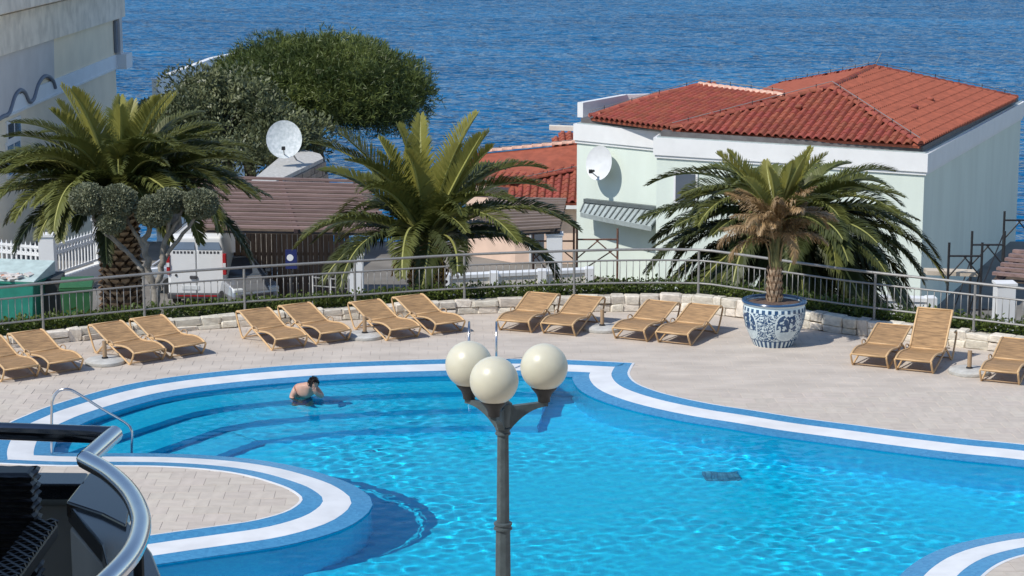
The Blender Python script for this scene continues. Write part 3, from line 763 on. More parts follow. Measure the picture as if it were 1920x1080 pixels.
FR = {'erect': [frond('e', 1.0, 1.30, .35 + .12 * i, 76, .22, i, ('palm_young', 'rachis'), fold=.75, twist=(-.1, .1, 0)[i % 3], thick=.018, droop=.1) for i in range(3)],
      'rise': [frond('r', 1.0, 1.05, 1.05 + .22 * i, 100, .20, 10 + i, ('palm_leaf', 'rachis'), fold=.6, twist=(-.2, .15, .05)[i % 3], thick=.012) for i in range(3)],
      'mid': [frond('m', 1.0, .74, 1.08 + .22 * i, 104, .19, 20 + i, ('palm_leaf', 'rachis'), fold=.45, twist=(.25, -.2, .1, -.1)[i % 4], thick=.011) for i in range(4)],
      'low': [frond('l', 1.0, .36, .92 + .28 * i, 104, .18, 30 + i, ('palm_shade', 'rachis'), fold=.3, twist=(-.2, .25, 0)[i % 3], thick=.011, droop=.6) for i in range(3)],
      'hang': [frond('h', 1.0, -.15, 1.1 + .2 * i, 90, .17, 40 + i, ('palm_shade', 'rachis'), fold=.1, twist=.2, thick=.010, droop=.8) for i in range(2)],
      'dead': [frond('d', 1.0, 1.2 - .2 * i, .95 + .3 * i, 84, .20, 50 + i, ('palm_dead', 'rachis_dead'), fold=.1 - .25 * (i % 2), twist=(.4, -.4, .2, -.1)[i % 4], thick=.010, droop=.7) for i in range(4)]}
def palm_trunk(h, r0, r1, seed, ringh=.13, per=11):
    b = MB(); rr = random.Random(seed); K = max(3, int(h / ringh))
    b.lathe([(r0 * .86 + (r1 - r0) * .86 * i / K, h * i / K) for i in range(K + 1)], per * 2)
    for i in range(K):
        t = i / K; r = r0 + (r1 - r0) * t; z = h * t
        for j in range(per):
            a = 2 * math.pi * (j + .5 * (i % 2)) / per + rr.uniform(-.05, .05); wd = math.pi / per * .92
            def pt(da, dz, rad): return (rad * math.cos(a + da), rad * math.sin(a + da), z + dz)
            ex = r * rr.uniform(1.06, 1.2)
            b.add([pt(-wd, 0, r * .84), pt(wd, 0, r * .84), pt(wd * .75, ringh * .75, ex), pt(-wd * .75, ringh * .75, ex), pt(0, ringh * 1.35, r * .88), pt(0, -ringh * .35, r * .84)],
                  [(3, 2, 4), (0, 3, 4), (1, 4, 2)]); b.mi = 1; k0 = len(b.v) - 6; b.f.append((k0, k0 + 5, k0 + 1, k0 + 2, k0 + 3)); b.m.append(1); b.mi = 0
    return b.mesh('trunk', [M['trunk_palm'], M['trunk_scar']])
def palm(label, base, heart, r0, r1, sets, seed, name='palm_tree', yaw=0):
    o = thing(name, label, 'palm', base); rr = random.Random(seed); base = Vector(base); heart = Vector(heart); h = heart.z - base.z
    tr = link('trunk', palm_trunk(h, r0, r1, seed), o)
    lean = heart - base; tr.matrix_local = Matrix(((1, 0, lean.x / h, 0), (0, 1, lean.y / h, 0), (0, 0, 1, 0), (0, 0, 0, 1)))
    top = heart - base
    for kind, cnt, L, spread, dz in sets:
        a0 = rr.random() * 6.28
        for i in range(cnt):
            a = a0 + i * 2.39996 + rr.uniform(-.25, .25); s = L * rr.uniform(.82, 1.12); me = rr.choice(FR[kind])
            link('frond', me, o, loc=top + Vector((math.cos(a) * r1 * .55, math.sin(a) * r1 * .55, dz + rr.uniform(-.06, .06))), rot=(rr.uniform(-.25, .25), rr.uniform(-spread, spread), a), scale=(s, s, s))
    return o
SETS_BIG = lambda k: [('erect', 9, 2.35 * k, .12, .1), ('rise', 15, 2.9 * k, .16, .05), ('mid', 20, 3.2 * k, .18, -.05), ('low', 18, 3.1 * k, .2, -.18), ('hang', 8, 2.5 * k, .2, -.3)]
def hz(px, py, Y): return PY(px, py, Y)
h1 = hz(222, 372, 46.0); palm('big feathery palm with a thick scaly trunk left of the white van', (h1.x, h1.y, -1.9), h1 + Vector((0, 0, 0)), .48, .42, [('erect', 11, 2.5, .14, .1), ('rise', 20, 3.0, .16, .05), ('mid', 34, 3.35, .18, -.05), ('low', 16, 3.1, .15, -.05)], 3)
h2 = hz(800, 448, 45.6); palm('spreading palm with upright yellow green fronds behind the middle of the railing', (h2.x, h2.y, -1.7), h2, .42, .40, [('erect', 15, 2.6, .17, .1), ('rise', 12, 3.0, .18, .05), ('mid', 11, 3.3, .16, -.02), ('low', 10, 3.5, .12, -.05)], 8)
p2_ = COL.objects['palm_tree.001'] if 'palm_tree.001' in COL.objects else None
M['fruit'] = mat('fruit', (0.50, 0.24, 0.03), 0.6, 0.3, 20, col2=(0.62, 0.38, 0.06))
for k in range(9):
    a = R_(200 + k * 17); top = h2.z + 1.7; b = MB(); q0_ = Vector((math.cos(a) * .3, math.sin(a) * .3, top - .25)); b.tube(smooth_path([q0_, q0_ + Vector((math.cos(a) * .25, math.sin(a) * .25, .12)), q0_ + Vector((math.cos(a) * .42, math.sin(a) * .42, -.25))], 4), [.02] * 8 + [.012], 5)
    for m_ in range(14): t_ = q0_ + Vector((math.cos(a) * .42, math.sin(a) * .42, -.2)); b.tube([t_, t_ + Vector((random.uniform(-.12, .12), random.uniform(-.12, .12), random.uniform(-.4, -.1)))], .009, 4)
    b.build('fruit_stalk', M['fruit'], p2_)
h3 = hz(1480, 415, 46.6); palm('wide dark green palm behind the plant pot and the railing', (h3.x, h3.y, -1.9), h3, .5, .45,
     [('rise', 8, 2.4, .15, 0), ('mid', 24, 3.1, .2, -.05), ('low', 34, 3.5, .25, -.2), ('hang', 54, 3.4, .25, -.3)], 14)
# ------------------------------------------------------------------ plant pot with its palm
pp = P(1450, 645)
def porcelain():
    m = mat('porcelain', (0.7, 0.75, 0.76), 0.18, 0.05, 4, spec=0.6); t = m.node_tree; p = t.nodes['Principled BSDF']; N = t.nodes.new; Lk = t.links.new
    tc = N('ShaderNodeTexCoord'); sx = N('ShaderNodeSeparateXYZ'); Lk(tc.outputs['Object'], sx.inputs[0])
    an = N('ShaderNodeMath'); an.operation = 'ARCTAN2'; Lk(sx.outputs[1], an.inputs[0]); Lk(sx.outputs[0], an.inputs[1])
    cx = N('ShaderNodeCombineXYZ'); Lk(an.outputs[0], cx.inputs[0]); Lk(sx.outputs[2], cx.inputs[1])
    def math_(op, a, b=None, c=None):
        n = N('ShaderNodeMath'); n.operation = op
        for i, q in enumerate((a, b, c)):
            if q is None: continue
            if isinstance(q, (int, float)): n.inputs[i].default_value = q
            else: Lk(q, n.inputs[i])
        return n.outputs[0]
    z = sx.outputs[2]
    # scroll work: blotchy contour lines of a distorted noise
    nz = N('ShaderNodeTexNoise'); nz.inputs['Scale'].default_value = 6.5; nz.inputs['Detail'].default_value = 2.0; nz.inputs['Distortion'].default_value = 1.6; Lk(tc.outputs['Object'], nz.inputs[0])
    sc1 = math_('SINE', math_('MULTIPLY', nz.outputs[0], 34.0)); scroll = math_('GREATER_THAN', sc1, -0.2)
    n2 = N('ShaderNodeTexNoise'); n2.inputs['Scale'].default_value = 14; n2.inputs['Detail'].default_value = 3; Lk(tc.outputs['Object'], n2.inputs[0])
    land = math_('GREATER_THAN', n2.outputs[0], 0.46)
    # medallions round the belly
    ph = math_('MULTIPLY', math_('SUBTRACT', math_('FRACT', math_('MULTIPLY', math_('ADD', an.outputs[0], 3.55), 4 / 6.2832)), 0.5), 2.0)
    zz = math_('MULTIPLY', math_('SUBTRACT', z, 0.43), 1 / 0.27)
    rr = math_('ADD', math_('POWER', math_('ABSOLUTE', math_('MULTIPLY', ph, 1.75)), 2.6), math_('POWER', math_('ABSOLUTE', zz), 2.6))
    inm = math_('LESS_THAN', rr, 0.82); ringm = math_('MULTIPLY', math_('GREATER_THAN', rr, 0.82), math_('LESS_THAN', rr, 1.12))
    low = math_('LESS_THAN', zz, -0.35); land = math_('MULTIPLY', land, math_('SUBTRACT', 1.0, math_('MULTIPLY', low, 0.85)))
    body = math_('ADD', math_('MULTIPLY', inm, land), math_('MULTIPLY', math_('SUBTRACT', 1.0, inm), scroll))
    body = math_('MULTIPLY', body, math_('SUBTRACT', 1.0, ringm))
    # petal bands at neck and foot
    petal = math_('GREATER_THAN', math_('SINE', math_('MULTIPLY', an.outputs[0], 30.0)), -0.1)
    foot = math_('LESS_THAN', z, 0.13); neck = math_('MULTIPLY', math_('GREATER_THAN', z, 0.69), math_('LESS_THAN', z, 0.76)); plain = math_('GREATER_THAN', z, 0.76)
    linem = math_('MULTIPLY', math_('GREATER_THAN', z, 0.125), math_('LESS_THAN', z, 0.14))
    rim = math_('GREATER_THAN', z, 0.835)
    special = math_('MINIMUM', math_('ADD', foot, neck), 1.0)
    k = math_('ADD', math_('MULTIPLY', special, petal), math_('MULTIPLY', math_('SUBTRACT', 1.0, special), body))
    k = math_('MULTIPLY', k, math_('SUBTRACT', 1.0, plain)); k = math_('MAXIMUM', k, linem); k = math_('MAXIMUM', k, rim)
    mx = N('ShaderNodeMix'); mx.data_type = 'RGBA'; Lk(k, mx.inputs[0]); mx.inputs[6].default_value = (0.60, 0.70, 0.73, 1); mx.inputs[7].default_value = (0.025, 0.075, 0.17, 1)
    Lk(mx.outputs[2], p.inputs['Base Color']); return m
M['porcelain'] = porcelain()
pot = thing('plant_pot', 'large blue and white painted porcelain pot holding a small palm', 'plant pot', pp)
b = MB(); b.lathe([(.385, .0), (.40, .03), (.46, .16), (.545, .36), (.592, .56), (.60, .68), (.588, .77), (.575, .80)], 48)
b.v = b.v; b.build('pot_body', M['porcelain'], pot, smooth='auto')
b = MB(); prof = [(.575, .795), (.615, .825), (.625, .85), (.61, .872), (.54, .872), (.525, .85), (.52, .74)]
nn = 48; vs = []; fs = []
for r, z in prof:
    for j in range(nn): a = 2 * math.pi * j / nn; vs.append((r * math.cos(a), r * math.sin(a), z))
for i in range(len(prof) - 1):
    for j in range(nn): fs.append((i * nn + j, i * nn + (j + 1) % nn, (i + 1) * nn + (j + 1) % nn, (i + 1) * nn + j))
b.add(vs, fs); b.build('pot_rim', M['porcelain'], pot, smooth='auto')
b = MB(); b.lathe([(.53, .805), (.3, .83), (.05, .85)], 32); b.build('soil', M['soil'], pot)
hb = Vector((pp.x, pp.y, .84)); hh = hz(1450, 500, pp.y)
pt = palm('slim young palm growing in the blue and white pot, with dry brown lower fronds', hb, hh, .155, .13, [], 21, name='potted_palm')
rr = random.Random(77); z0 = hh.z - hb.z; z1 = hz(1452, 405, pp.y).z - hb.z
b = MB(); b.lathe([(.125, z0 - .05), (.115, z0 + .15), (.09, z0 + .5), (.075, z1)], 9); b.build('crown_shaft', M['petiole'], pt)
for k in range(26):                       # old leaf stalks pressed against the shaft
    a = k * 2.4; za = z0 + rr.random() * (z1 - z0 - .3); b = MB(); rr0 = .12 - .05 * (za - z0) / (z1 - z0)
    b.tube([(rr0 * math.cos(a), rr0 * math.sin(a), za), ((rr0 + .03) * math.cos(a), (rr0 + .03) * math.sin(a), za + .25), ((rr0 + .10) * math.cos(a), (rr0 + .10) * math.sin(a), za + .45)], [.02, .015, .008], 5); b.build('leaf_stalk', M['petiole'] if k % 3 else M['rachis_dead'], pt)
def put_fronds(kind, cnt, L, spread, za, zb, r0=.06):
    a0 = rr.random() * 6.28
    for i in range(cnt):
        a = a0 + i * 2.39996 + rr.uniform(-.3, .3); s_ = L * rr.uniform(.8, 1.15)
        link('frond', rr.choice(FR[kind]), pt, loc=(math.cos(a) * r0, math.sin(a) * r0, za + (zb - za) * rr.random()), rot=(rr.uniform(-.4, .4), rr.uniform(-spread, spread), a), scale=(s_, s_, s_))
put_fronds('erect', 13, 1.42, .26, z1 - .08, z1); put_fronds('rise', 6, 1.35, .2, z1 - .2, z1 - .05); put_fronds('mid', 2, 1.2, .2, z1 - .25, z1 - .1)
put_fronds('dead', 36, 1.15, .45, z0 + .3, z1 - .02, .05)

# ------------------------------------------------------------------ cloud-pruned tree in front of the first palm
tp = hz(287, 600, 43.1)
topi = thing('topiary_tree', 'cloud-pruned tree with grey twisted stems and round clipped balls', 'tree', (tp.x, tp.y, -1.4))
def T(px, py, Y=43.0): return hz(px, py, Y) - Vector((tp.x, tp.y, -1.4))
root = Vector((0, 0, 0))
stems = [([root, T(290, 560), T(278, 500), T(272, 450), T(288, 405)], .10), ([root, T(292, 560), T(302, 500), T(312, 450), T(316, 385)], .085), ([T(285, 530), T(262, 500), T(235, 470), T(190, 430), T(165, 385)], .06),
         ([T(275, 470), T(250, 430), T(222, 390)], .05), ([T(235, 470), T(212, 440), T(208, 420)], .045), ([T(302, 500), T(335, 450), T(372, 395)], .055), ([T(312, 455), T(340, 400), T(345, 380)], .04)]
for pth, r in stems:
    q = smooth_path(pth, 5); b = MB(); q = [p + Vector((random.uniform(-.04, .04), random.uniform(-.04, .04), random.uniform(-.03, .03))) for p in q]
    b.tube(q, [r * (1 - .55 * i / len(q)) for i in range(len(q))], 7); b.build('stem', M['trunk_grey'], topi, smooth=True)
rsn = np.random.RandomState(17)
for px, py, r in ((165, 373, 30), (221, 377, 32), (209, 416, 23), (288, 396, 31), (316, 377, 25), (376, 382, 29), (344, 377, 16)):
    c = T(px, py, 42.9 + random.uniform(-.2, .2)); R0 = r / 88; n = int(9000 * R0 * R0 / .1)
    d = rsn.normal(size=(n, 3)); d /= np.linalg.norm(d, axis=1)[:, None]
    bump_ = np.array([1 + .09 * noise.noise(Vector(q) * 3.2 + Vector((px, 0, 0))) for q in d])
    co = np.array(c) + d * (R0 * bump_ * (0.86 + .16 * rsn.rand(n)))[:, None] * np.array([1.05, 1.05, .88])
    v, f = leaf_cloud(co, .055, rsn, .5, d * 1.0)
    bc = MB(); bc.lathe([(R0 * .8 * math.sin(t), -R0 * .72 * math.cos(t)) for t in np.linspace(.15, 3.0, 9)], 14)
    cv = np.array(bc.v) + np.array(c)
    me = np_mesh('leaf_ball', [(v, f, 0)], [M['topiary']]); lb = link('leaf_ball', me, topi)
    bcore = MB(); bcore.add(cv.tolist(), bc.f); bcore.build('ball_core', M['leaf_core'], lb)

# ------------------------------------------------------------------ trees by the sea
def crown_tree(name, label, base, crown, rad, n, leaf, m, trunkm, seed, tuft=True, flat=.55, lobes=26, blade=.16, low=.25, even=False):
    o = thing(name, label, 'tree', base); base = Vector(base); rs = np.random.RandomState(seed); crown = Vector(crown); c = crown - base
    b = MB(); top = c + Vector((0, 0, -rad[2] * .35))
    q = smooth_path([Vector((0, 0, 0)), Vector((c.x * .3 + .3, c.y * .3, top.z * .4)), Vector((c.x * .8, c.y * .8, top.z * .8)), top], 5)
    b.tube(q, [.32 - .17 * i / len(q) for i in range(len(q))], 9); b.build('trunk', M[trunkm], o, smooth=True)
    cs = []
    for k in range(lobes):
        d = rs.normal(size=3); d /= np.linalg.norm(d); d[2] = abs(d[2]) * 1.25 - low if rs.rand() < .85 else d[2]
        rr = (.55 + .42 * rs.rand())
        if even:
            zz_ = 1 - 1.45 * (k + .5) / lobes; pp_ = k * 2.39996; q_ = math.sqrt(max(0, 1 - zz_ * zz_)); d = np.array([q_ * math.cos(pp_), q_ * math.sin(pp_), zz_]); rr = .62 + .26 * rs.rand()
        cs.append(np.array(c) + d * np.array(rad) * rr)
    for k in range(lobes):
        b = MB(); e = Vector(cs[k].tolist()); mid = top.lerp(e, .5) + Vector((rs.randn() * .3, rs.randn() * .3, -.25)); qq = smooth_path([top - Vector((0, 0, .5)), mid, e], 4)
        b.tube(qq, [.10 - .075 * i / len(qq) for i in range(len(qq))], 5, caps=False); b.build('limb', M[trunkm], o, smooth=True)
    parts = []
    per = n // lobes
    co = []; bs = []
    for k in range(lobes):
        d = rs.normal(size=(per, 3)); d /= np.linalg.norm(d, axis=1)[:, None]; r_ = (rs.rand(per) ** .45)[:, None]
        R0 = np.array(rad) * (.24 + .15 * rs.rand()) * np.array([1, 1, 1.15]); p = cs[k] + d * r_ * R0; co.append(p); bs.append(d * 1.0 + np.array([0, 0, .6]))
    co = np.concatenate(co); bs = np.concatenate(bs)
    cores = []
    for k in range(lobes):
        bc = MB(); R0 = [x * .15 for x in rad]; bc.lathe([(math.sin(t), -math.cos(t)) for t in np.linspace(.2, 2.94, 6)], 8); cores.append((bc, cs[k], R0))
    bm_ = MB()
    for bc, c_, R0 in cores: bm_.add([(p[0] * R0[0] * rs.uniform(.8, 1.1) + c_[0], p[1] * R0[1] * rs.uniform(.8, 1.1) + c_[1], p[2] * R0[2] * rs.uniform(.8, 1.1) + c_[2]) for p in bc.v], bc.f)
    tag(bm_.build('inner_foliage', M[m], o), kind='stuff')
    if tuft:
        reps = 7; co2 = np.repeat(co, reps, 0); bs2 = np.repeat(bs, reps, 0) * .9
        v, f = leaf_cloud(co2, leaf, rs, blade, bs2)
    else: v, f = leaf_cloud(co, leaf, rs, .4, bs)
    link('crown', np_mesh('crown', [(v, f, 0)], [M[m]]), o)
    return o
pc = PY(592, 178, 86); crown_tree('pine_tree', 'large domed dark green pine standing above the sea', (pc.x, pc.y + 1, -7.2), pc, (4.55, 3.4, 2.3), 30000, .26, 'pine', 'trunk_dark', 31, lobes=90, blade=.12, low=.75, even=True)
pc2 = PY(452, 152, 87); crown_tree('pine_tree', 'small bright green pine on the left shoulder of the large pine', (pc2.x, pc2.y + 1, -7.4), pc2, (1.3, 1.2, 1.1), 3600, .25, 'pine', 'trunk_dark', 32, lobes=12, blade=.09)
oc = PY(425, 235, 79); crown_tree('olive_tree', 'broad grey green olive tree behind the satellite dish', (oc.x, oc.y, GZ - .4), oc, (3.6, 2.2, 2.3), 34000, .19, 'olive', 'trunk_grey', 33, tuft=False, lobes=38, low=.6)
oc = PY(310, 250, 84); crown_tree('olive_tree', 'grey green bush tree between the grey building and the olive', (oc.x, oc.y, GZ - 2.5), oc, (1.7, 1.5, 1.2), 9000, .20, 'olive', 'trunk_grey', 34, tuft=False, lobes=16)

# ------------------------------------------------------------------ roofs of single clay tiles
def clay_tile():
    b = MB(); W_, Ln = .27, .44
    prof = [(-.135, .0), (-.07, .002), (-.05, .03), (-.01, .08), (.035, .092), (.08, .08), (.118, .03), (.135, .004)]
    vs = []; fs = []; n = len(prof)
    for v_, lift in ((-Ln / 2, .026), (Ln / 2, -.006)):
        for u, h in prof: vs.append((u, v_, h + lift))
    for u, h in prof: vs.append((u, -Ln / 2, h + .026 - .024))
    for j in range(n - 1): fs.append((j, j + 1, n + j + 1, n + j)); fs.append((2 * n + j, 2 * n + j + 1, j + 1, j))
    b.add(vs, fs); return b
CT = clay_tile(); CTM = CT.mesh('roof_tile', M['terracotta'])
def plane_frame(a, b_, c):
    a, b_, c = Vector(a), Vector(b_), Vector(c); U = (b_ - a).normalized(); N = U.cross(c - a).normalized()
    if N.z < 0: N = -N; U = -U; a = b_
    return a, U, N.cross(U), N
def tile_plane(parent, origin, poly, limit, many, mount=None):
    """poly[0], poly[1] is the eave; tiles laid on the plane of poly[0:3]"""
    a, U, V, N = plane_frame(poly[0], poly[1], poly[2]); used = 0
    p2 = [Vector(((Vector(q) - a).dot(U), (Vector(q) - a).dot(V))) for q in poly]
    u0, u1 = min(p.x for p in p2), max(p.x for p in p2); v0, v1 = 0, max(p.y for p in p2)
    b = MB(); b.add([Vector(q) - N * .03 - origin for q in poly] + [Vector(q) - N * .12 - origin for q in poly], [tuple(range(len(poly))), tuple(range(2 * len(poly) - 1, len(poly) - 1, -1))] + [(i, (i + 1) % len(poly), len(poly) + (i + 1) % len(poly), len(poly) + i) for i in range(len(poly))])
    b.build('roof_slab', M['terracotta_many'], parent)
    r = 0
    while v0 + .18 + r * .36 < v1 + .1:
        vv = v0 + .16 + r * .36; cidx = 0; u = u0 + .135
        while u < u1:
            if inside(p2, u, min(max(vv, .02), v1 - .02)):
                o = a + U * u + V * vv + N * .01
                if used < limit:
                    ob = link('roof_tile', CTM, parent); Mx = Matrix((U, V, N)).transposed().to_4x4(); Mx.translation = o - origin; ob.matrix_local = Mx; used += 1
                else: many.add([o + U * q[0] + V * q[1] + N * q[2] - origin for q in CT.v], CT.f)
            u += .27
        r += 1
    return used
cap = MB(); vs = []; fs = []
for i, (t, r) in enumerate(((-.21, .105), (.21, .085))):
    for j in range(7): an_ = math.pi * j / 6; vs.append((t, -r * math.cos(an_), r * math.sin(an_) + (.018 if i == 0 else 0)))
for j in range(6): fs.append((j, j + 1, 7 + j + 1, 7 + j))
fs.append(tuple(range(7))[::-1]); cap.add(vs, fs)
CAPM = {m: cap.mesh('ridge_tile', M[m], False) for m in ('terracotta', 'mortar_pale')}
def caps(parent, origin, a, b_, m='terracotta', dz=.03):
    a, b_ = Vector(a), Vector(b_); n = max(1, round((b_ - a).length / .36)); t = (b_ - a).normalized(); s = Vector((0, 0, 1)).cross(t).normalized(); u = t.cross(s)
    for i in range(n):
        ob = link('ridge_tile', CAPM[m], parent); Mx = Matrix((t, s, u)).transposed().to_4x4(); Mx.translation = a.lerp(b_, (i + .5) / n) + Vector((0, 0, dz)) - origin; ob.matrix_local = Mx
def conductor(parent, origin, pts, h=.22):
    b = MB(); pts = [Vector(p) for p in pts]; b.tube([p + Vector((0, 0, h)) - origin for p in pts], .013, 5)
    b.build('lightning_conductor', M['steel_paint'], parent)
    for a, c in zip(pts, pts[1:]):
        n = max(1, round((c - a).length / 1.1))
        for i in range(n):
            q = a.lerp(c, (i + .5) / n) - origin; s = MB(); s.tube([q + Vector((0, 0, .05)), q + Vector((0, 0, h + .05))], .014, 5); s.build('conductor_bracket', M['iron'], parent)
# ------------------------------------------------------------------ mint house
eZ = PY(1725, 272, 63.0).z
rA = PY(1725, 272, 63.0); rB = P(1260, 243, eZ); rC = P(1905, 185, eZ); rN = P(1560, 165, eZ + 1.3)
def ray_plane(px, py, a, b_, c):
    n = (b_ - a).cross(c - a); d = ray(px, py); return C0 + d * (n.dot(a - C0) / n.dot(d))
rF = ray_plane(1640, 128, rA, rC, rN); rE = P(1462, 160, eZ)
house = thing('mint_house', 'pale mint green house with a terracotta tiled hip roof and white eaves', 'house', (8.5, 68, GZ)); HO = Vector((8.5, 68, GZ))
many = MB(); left = 300
used = tile_plane(house, HO, [rB, rA, rN], left, many); left -= used
wA = P(1107, 220, eZ); wB = P(1262, 241, eZ); wT = P(1313, 161, eZ + 1.0); wR = ray_plane(1468, 181, wA, wB, wT)
used = tile_plane(house, HO, [wA, wB, wR, wT], left, many); left -= used
used = tile_plane(house, HO, [rA, rC, rF, rN], max(0, left), many); left -= used
tile_plane(house, HO, [rE, rB, rN, rF], 0, many); tile_plane(house, HO, [rC, rE, rF], 0, many)
wK = wA + (rE - rB) * .45
tile_plane(house, HO, [wK, wA, wT], 0, many)
tag(many.build('roof_tiling', M['terracotta_many'], house), kind='stuff')
caps(house, HO, rA, rN); caps(house, HO, rB, rN); caps(house, HO, rN, rF); caps(house, HO, rC, rF); caps(house, HO, wA, wT); caps(house, HO, wT, wR, 'mortar_pale'); caps(house, HO, rF, rE)
conductor(house, HO, [rA, rN]); conductor(house, HO, [rB, rN]); conductor(house, HO, [rC, rF, rE]); conductor(house, HO, [wA, wT, wR])
rod = MB(); rod.tube([rF + Vector((0, 0, .05)) - HO, rF + Vector((.22, 0, .55)) - HO], .014, 5); rod.build('lightning_rod', M['steel_paint'], house)
for px, py, pl in ((1715, 208, (rA, rC, rN)), (1744, 193, (rA, rC, rN)), (1497, 208, (rA, rB, rN)), (1335, 222, (rA, rB, rN))):
    q = ray_plane(px, py, *pl); b = MB(); b.lathe([(.10, -.05), (.09, .08), (.13, .12), (.13, .16), (.05, .22)], 10, q - HO); b.build('roof_vent', M['terracotta'], house, smooth='auto')
# eaves (white boxed fascia) and walls
fA = PY(1740, 289, 62.8); fz1, fz0 = fA.z, fA.z - .56
fB = P(1225, 258, fz1); fC = P(1922, 190, fz1); fD = P(1240, 247.5, fz1); fW = P(1075, 232, fz1)
back1 = fC + (fB - fA) * .95; back2 = fW + (fC - fA) * .55
plan = [fA, fC, back1, back2, fW, fD, fB]
def shrink(pl, d):
    q = [Vector((p.x, p.y)) for p in pl]
    if area(q) < 0: q.reverse()
    return offset(q, d)
b = MB(); b.prism([(p.x - HO.x, p.y - HO.y) for p in shrink(plan, 0)], fz0 - HO.z, fz1 - HO.z); b.build('fascia', M['white_paint'], house)
b = MB(); b.prism([(p.x - HO.x, p.y - HO.y) for p in shrink(plan, .05)], fz0 - .10 - HO.z, fz0 - HO.z + .01); b.build('cornice', M['white_paint'], house)
b = MB(); b.prism([(p.x - HO.x, p.y - HO.y) for p in shrink(plan, .10)], fz1 - HO.z - .01, fz1 + .035 - HO.z); b.build('gutter', M['zinc'], house)
b = MB(); b.prism([(p.x - HO.x, p.y - HO.y) for p in shrink(plan, .11)], -.3, fz0 - .09 - HO.z); b.build('wall', M['mint'], house)
b = MB(); b.prism([(p.x - HO.x, p.y - HO.y) for p in shrink(plan, .22)], fz1 + .02 - HO.z, eZ - .06 - HO.z); b.build('roof_upstand', M['upstand_shade'], house)
wq = ray_plane(1284, 352, fB, fA, fB + Vector((0, 0, 1))); ux = (fA - fB).normalized(); wnn = Vector((ux.y, -ux.x, 0)); wc = wq - HO - wnn * .11
b = MB(); b.bar(wc - ux * .42, wc + ux * .42, .12, 1.05); wdw = b.build('window', M['white_paint'], house)
b = MB(); b.bar(wc - ux * .34 + wnn * .025, wc + ux * .34 + wnn * .025, .12, .9); b.build('pane', M['glass_dark'], wdw)
# white parapet behind the wing roof
for a, c in ((PY(1088, 188, 73.0), PY(1172, 169, 76.0)), (PY(1172, 169, 76.0), PY(1455, 166, 77.5))):
    b = MB(); b.bar(Vector((a.x, a.y, 1.02)) - HO, Vector((c.x, c.y, 1.02)) - HO, .22, .52); b.build('roof_parapet', M['white_paint'], house)
# curved metal canopy over the side entrance
wn = Vector((fD.y - fW.y, -(fD.x - fW.x), 0)).normalized(); wn = wn if wn.y < 0 else -wn
ca0 = PY(1097, 378, 70.6) ; ca1 = PY(1246, 386, 68.6); ca1.z = ca0.z
b = MB(); vs = []; K = 14
for i in range(K + 1):
    t = i / K; p = ca0.lerp(ca1, t); bul = .25 + .45 * t ** .7
    vs += [p - HO, p + wn * bul + Vector((0, 0, -.34 - .12 * t)) - HO, p + wn * bul + Vector((0, 0, -.50 - .12 * t)) - HO, p + Vector((0, 0, -.06)) - HO]
fs = []
for i in range(K):
    for j in range(3): fs.append((4 * i + j, 4 * i + j + 1, 4 * i + 5 + j, 4 * i + 4 + j))
b.add(vs, fs); cano = b.build('canopy', M['zinc'], house)
for i in range(0, K + 1):
    b = MB(); b.bar(Vector(vs[4 * i]) + Vector((0, 0, .02)), Vector(vs[4 * i + 1]) + Vector((0, 0, .02)), .045, .04); b.build('canopy_rib', M['zinc_rib'], cano)
b = MB(); b.bar(ca0 - HO + Vector((0, 0, .05)), ca1 - HO + Vector((0, 0, .05)), .2, .12); b.build('canopy_flashing', M['zinc_rib'], cano)

# ------------------------------------------------------------------ satellite dishes
def dish(label, c, rad, aim, m, arm=True, foot=None):
    o = thing('satellite_dish', label, 'satellite dish', c, group='satellite dishes'); aim = Vector(aim).normalized(); q = aim.to_track_quat('Z', 'Y').to_matrix().to_4x4()
    b = MB(); n = 32; vs = []; fs = []
    rings_ = [(0.001, 0), (.35, .015), (.7, .06), (.95, .12), (1.0, .135), (1.0, .12), (.7, .035), (.35, -.01), (0.001, -.025)]
    for r, z in rings_:
        for j in range(n): an_ = 2 * math.pi * j / n; vs.append(q @ Vector((r * rad * math.cos(an_), r * rad * 1.08 * math.sin(an_), z * rad * 1.3)))
    for i in range(len(rings_) - 1):
        for j in range(n): fs.append((i * n + j, i * n + (j + 1) % n, (i + 1) * n + (j + 1) % n, (i + 1) * n + j))
    b.add(vs, fs); b.build('reflector', M[m], o, smooth='auto')
    lo = q @ Vector((0, -rad * 1.05, .1 * rad)); ft = q @ Vector((rad * .1, -rad * .55, rad * 1.15))
    lo = Vector((aim.x * .05, aim.y * .05, -rad * .95)); ft = aim * rad * 1.0 + Vector((0, 0, -rad * .62))
    b = MB(); b.tube([lo, ft], .02 * max(1, rad), 6); b.build('feed_arm', M['steel_paint'], o)
    b = MB(); b.box(ft, (.12, .16, .12)); b.tube([ft, ft - aim * .18 + Vector((0, 0, .04))], .045, 10); b.build('receiver_head', M['iron'], o)
    b = MB(); b.tube([-aim * .03, -aim * .25, Vector(foot) - Vector(c)] if foot is not None else [-aim * .03, -aim * .35], .03, 8); b.build('mount', M['steel_paint'], o)
    return o
dc = PY(1126, 306, 70.15)
dish('white satellite dish fixed to the front wall of the mint house', dc, .55, (-.62, -.72, .20), 'dish', foot=dc + Vector((.2, .75, -.1)))

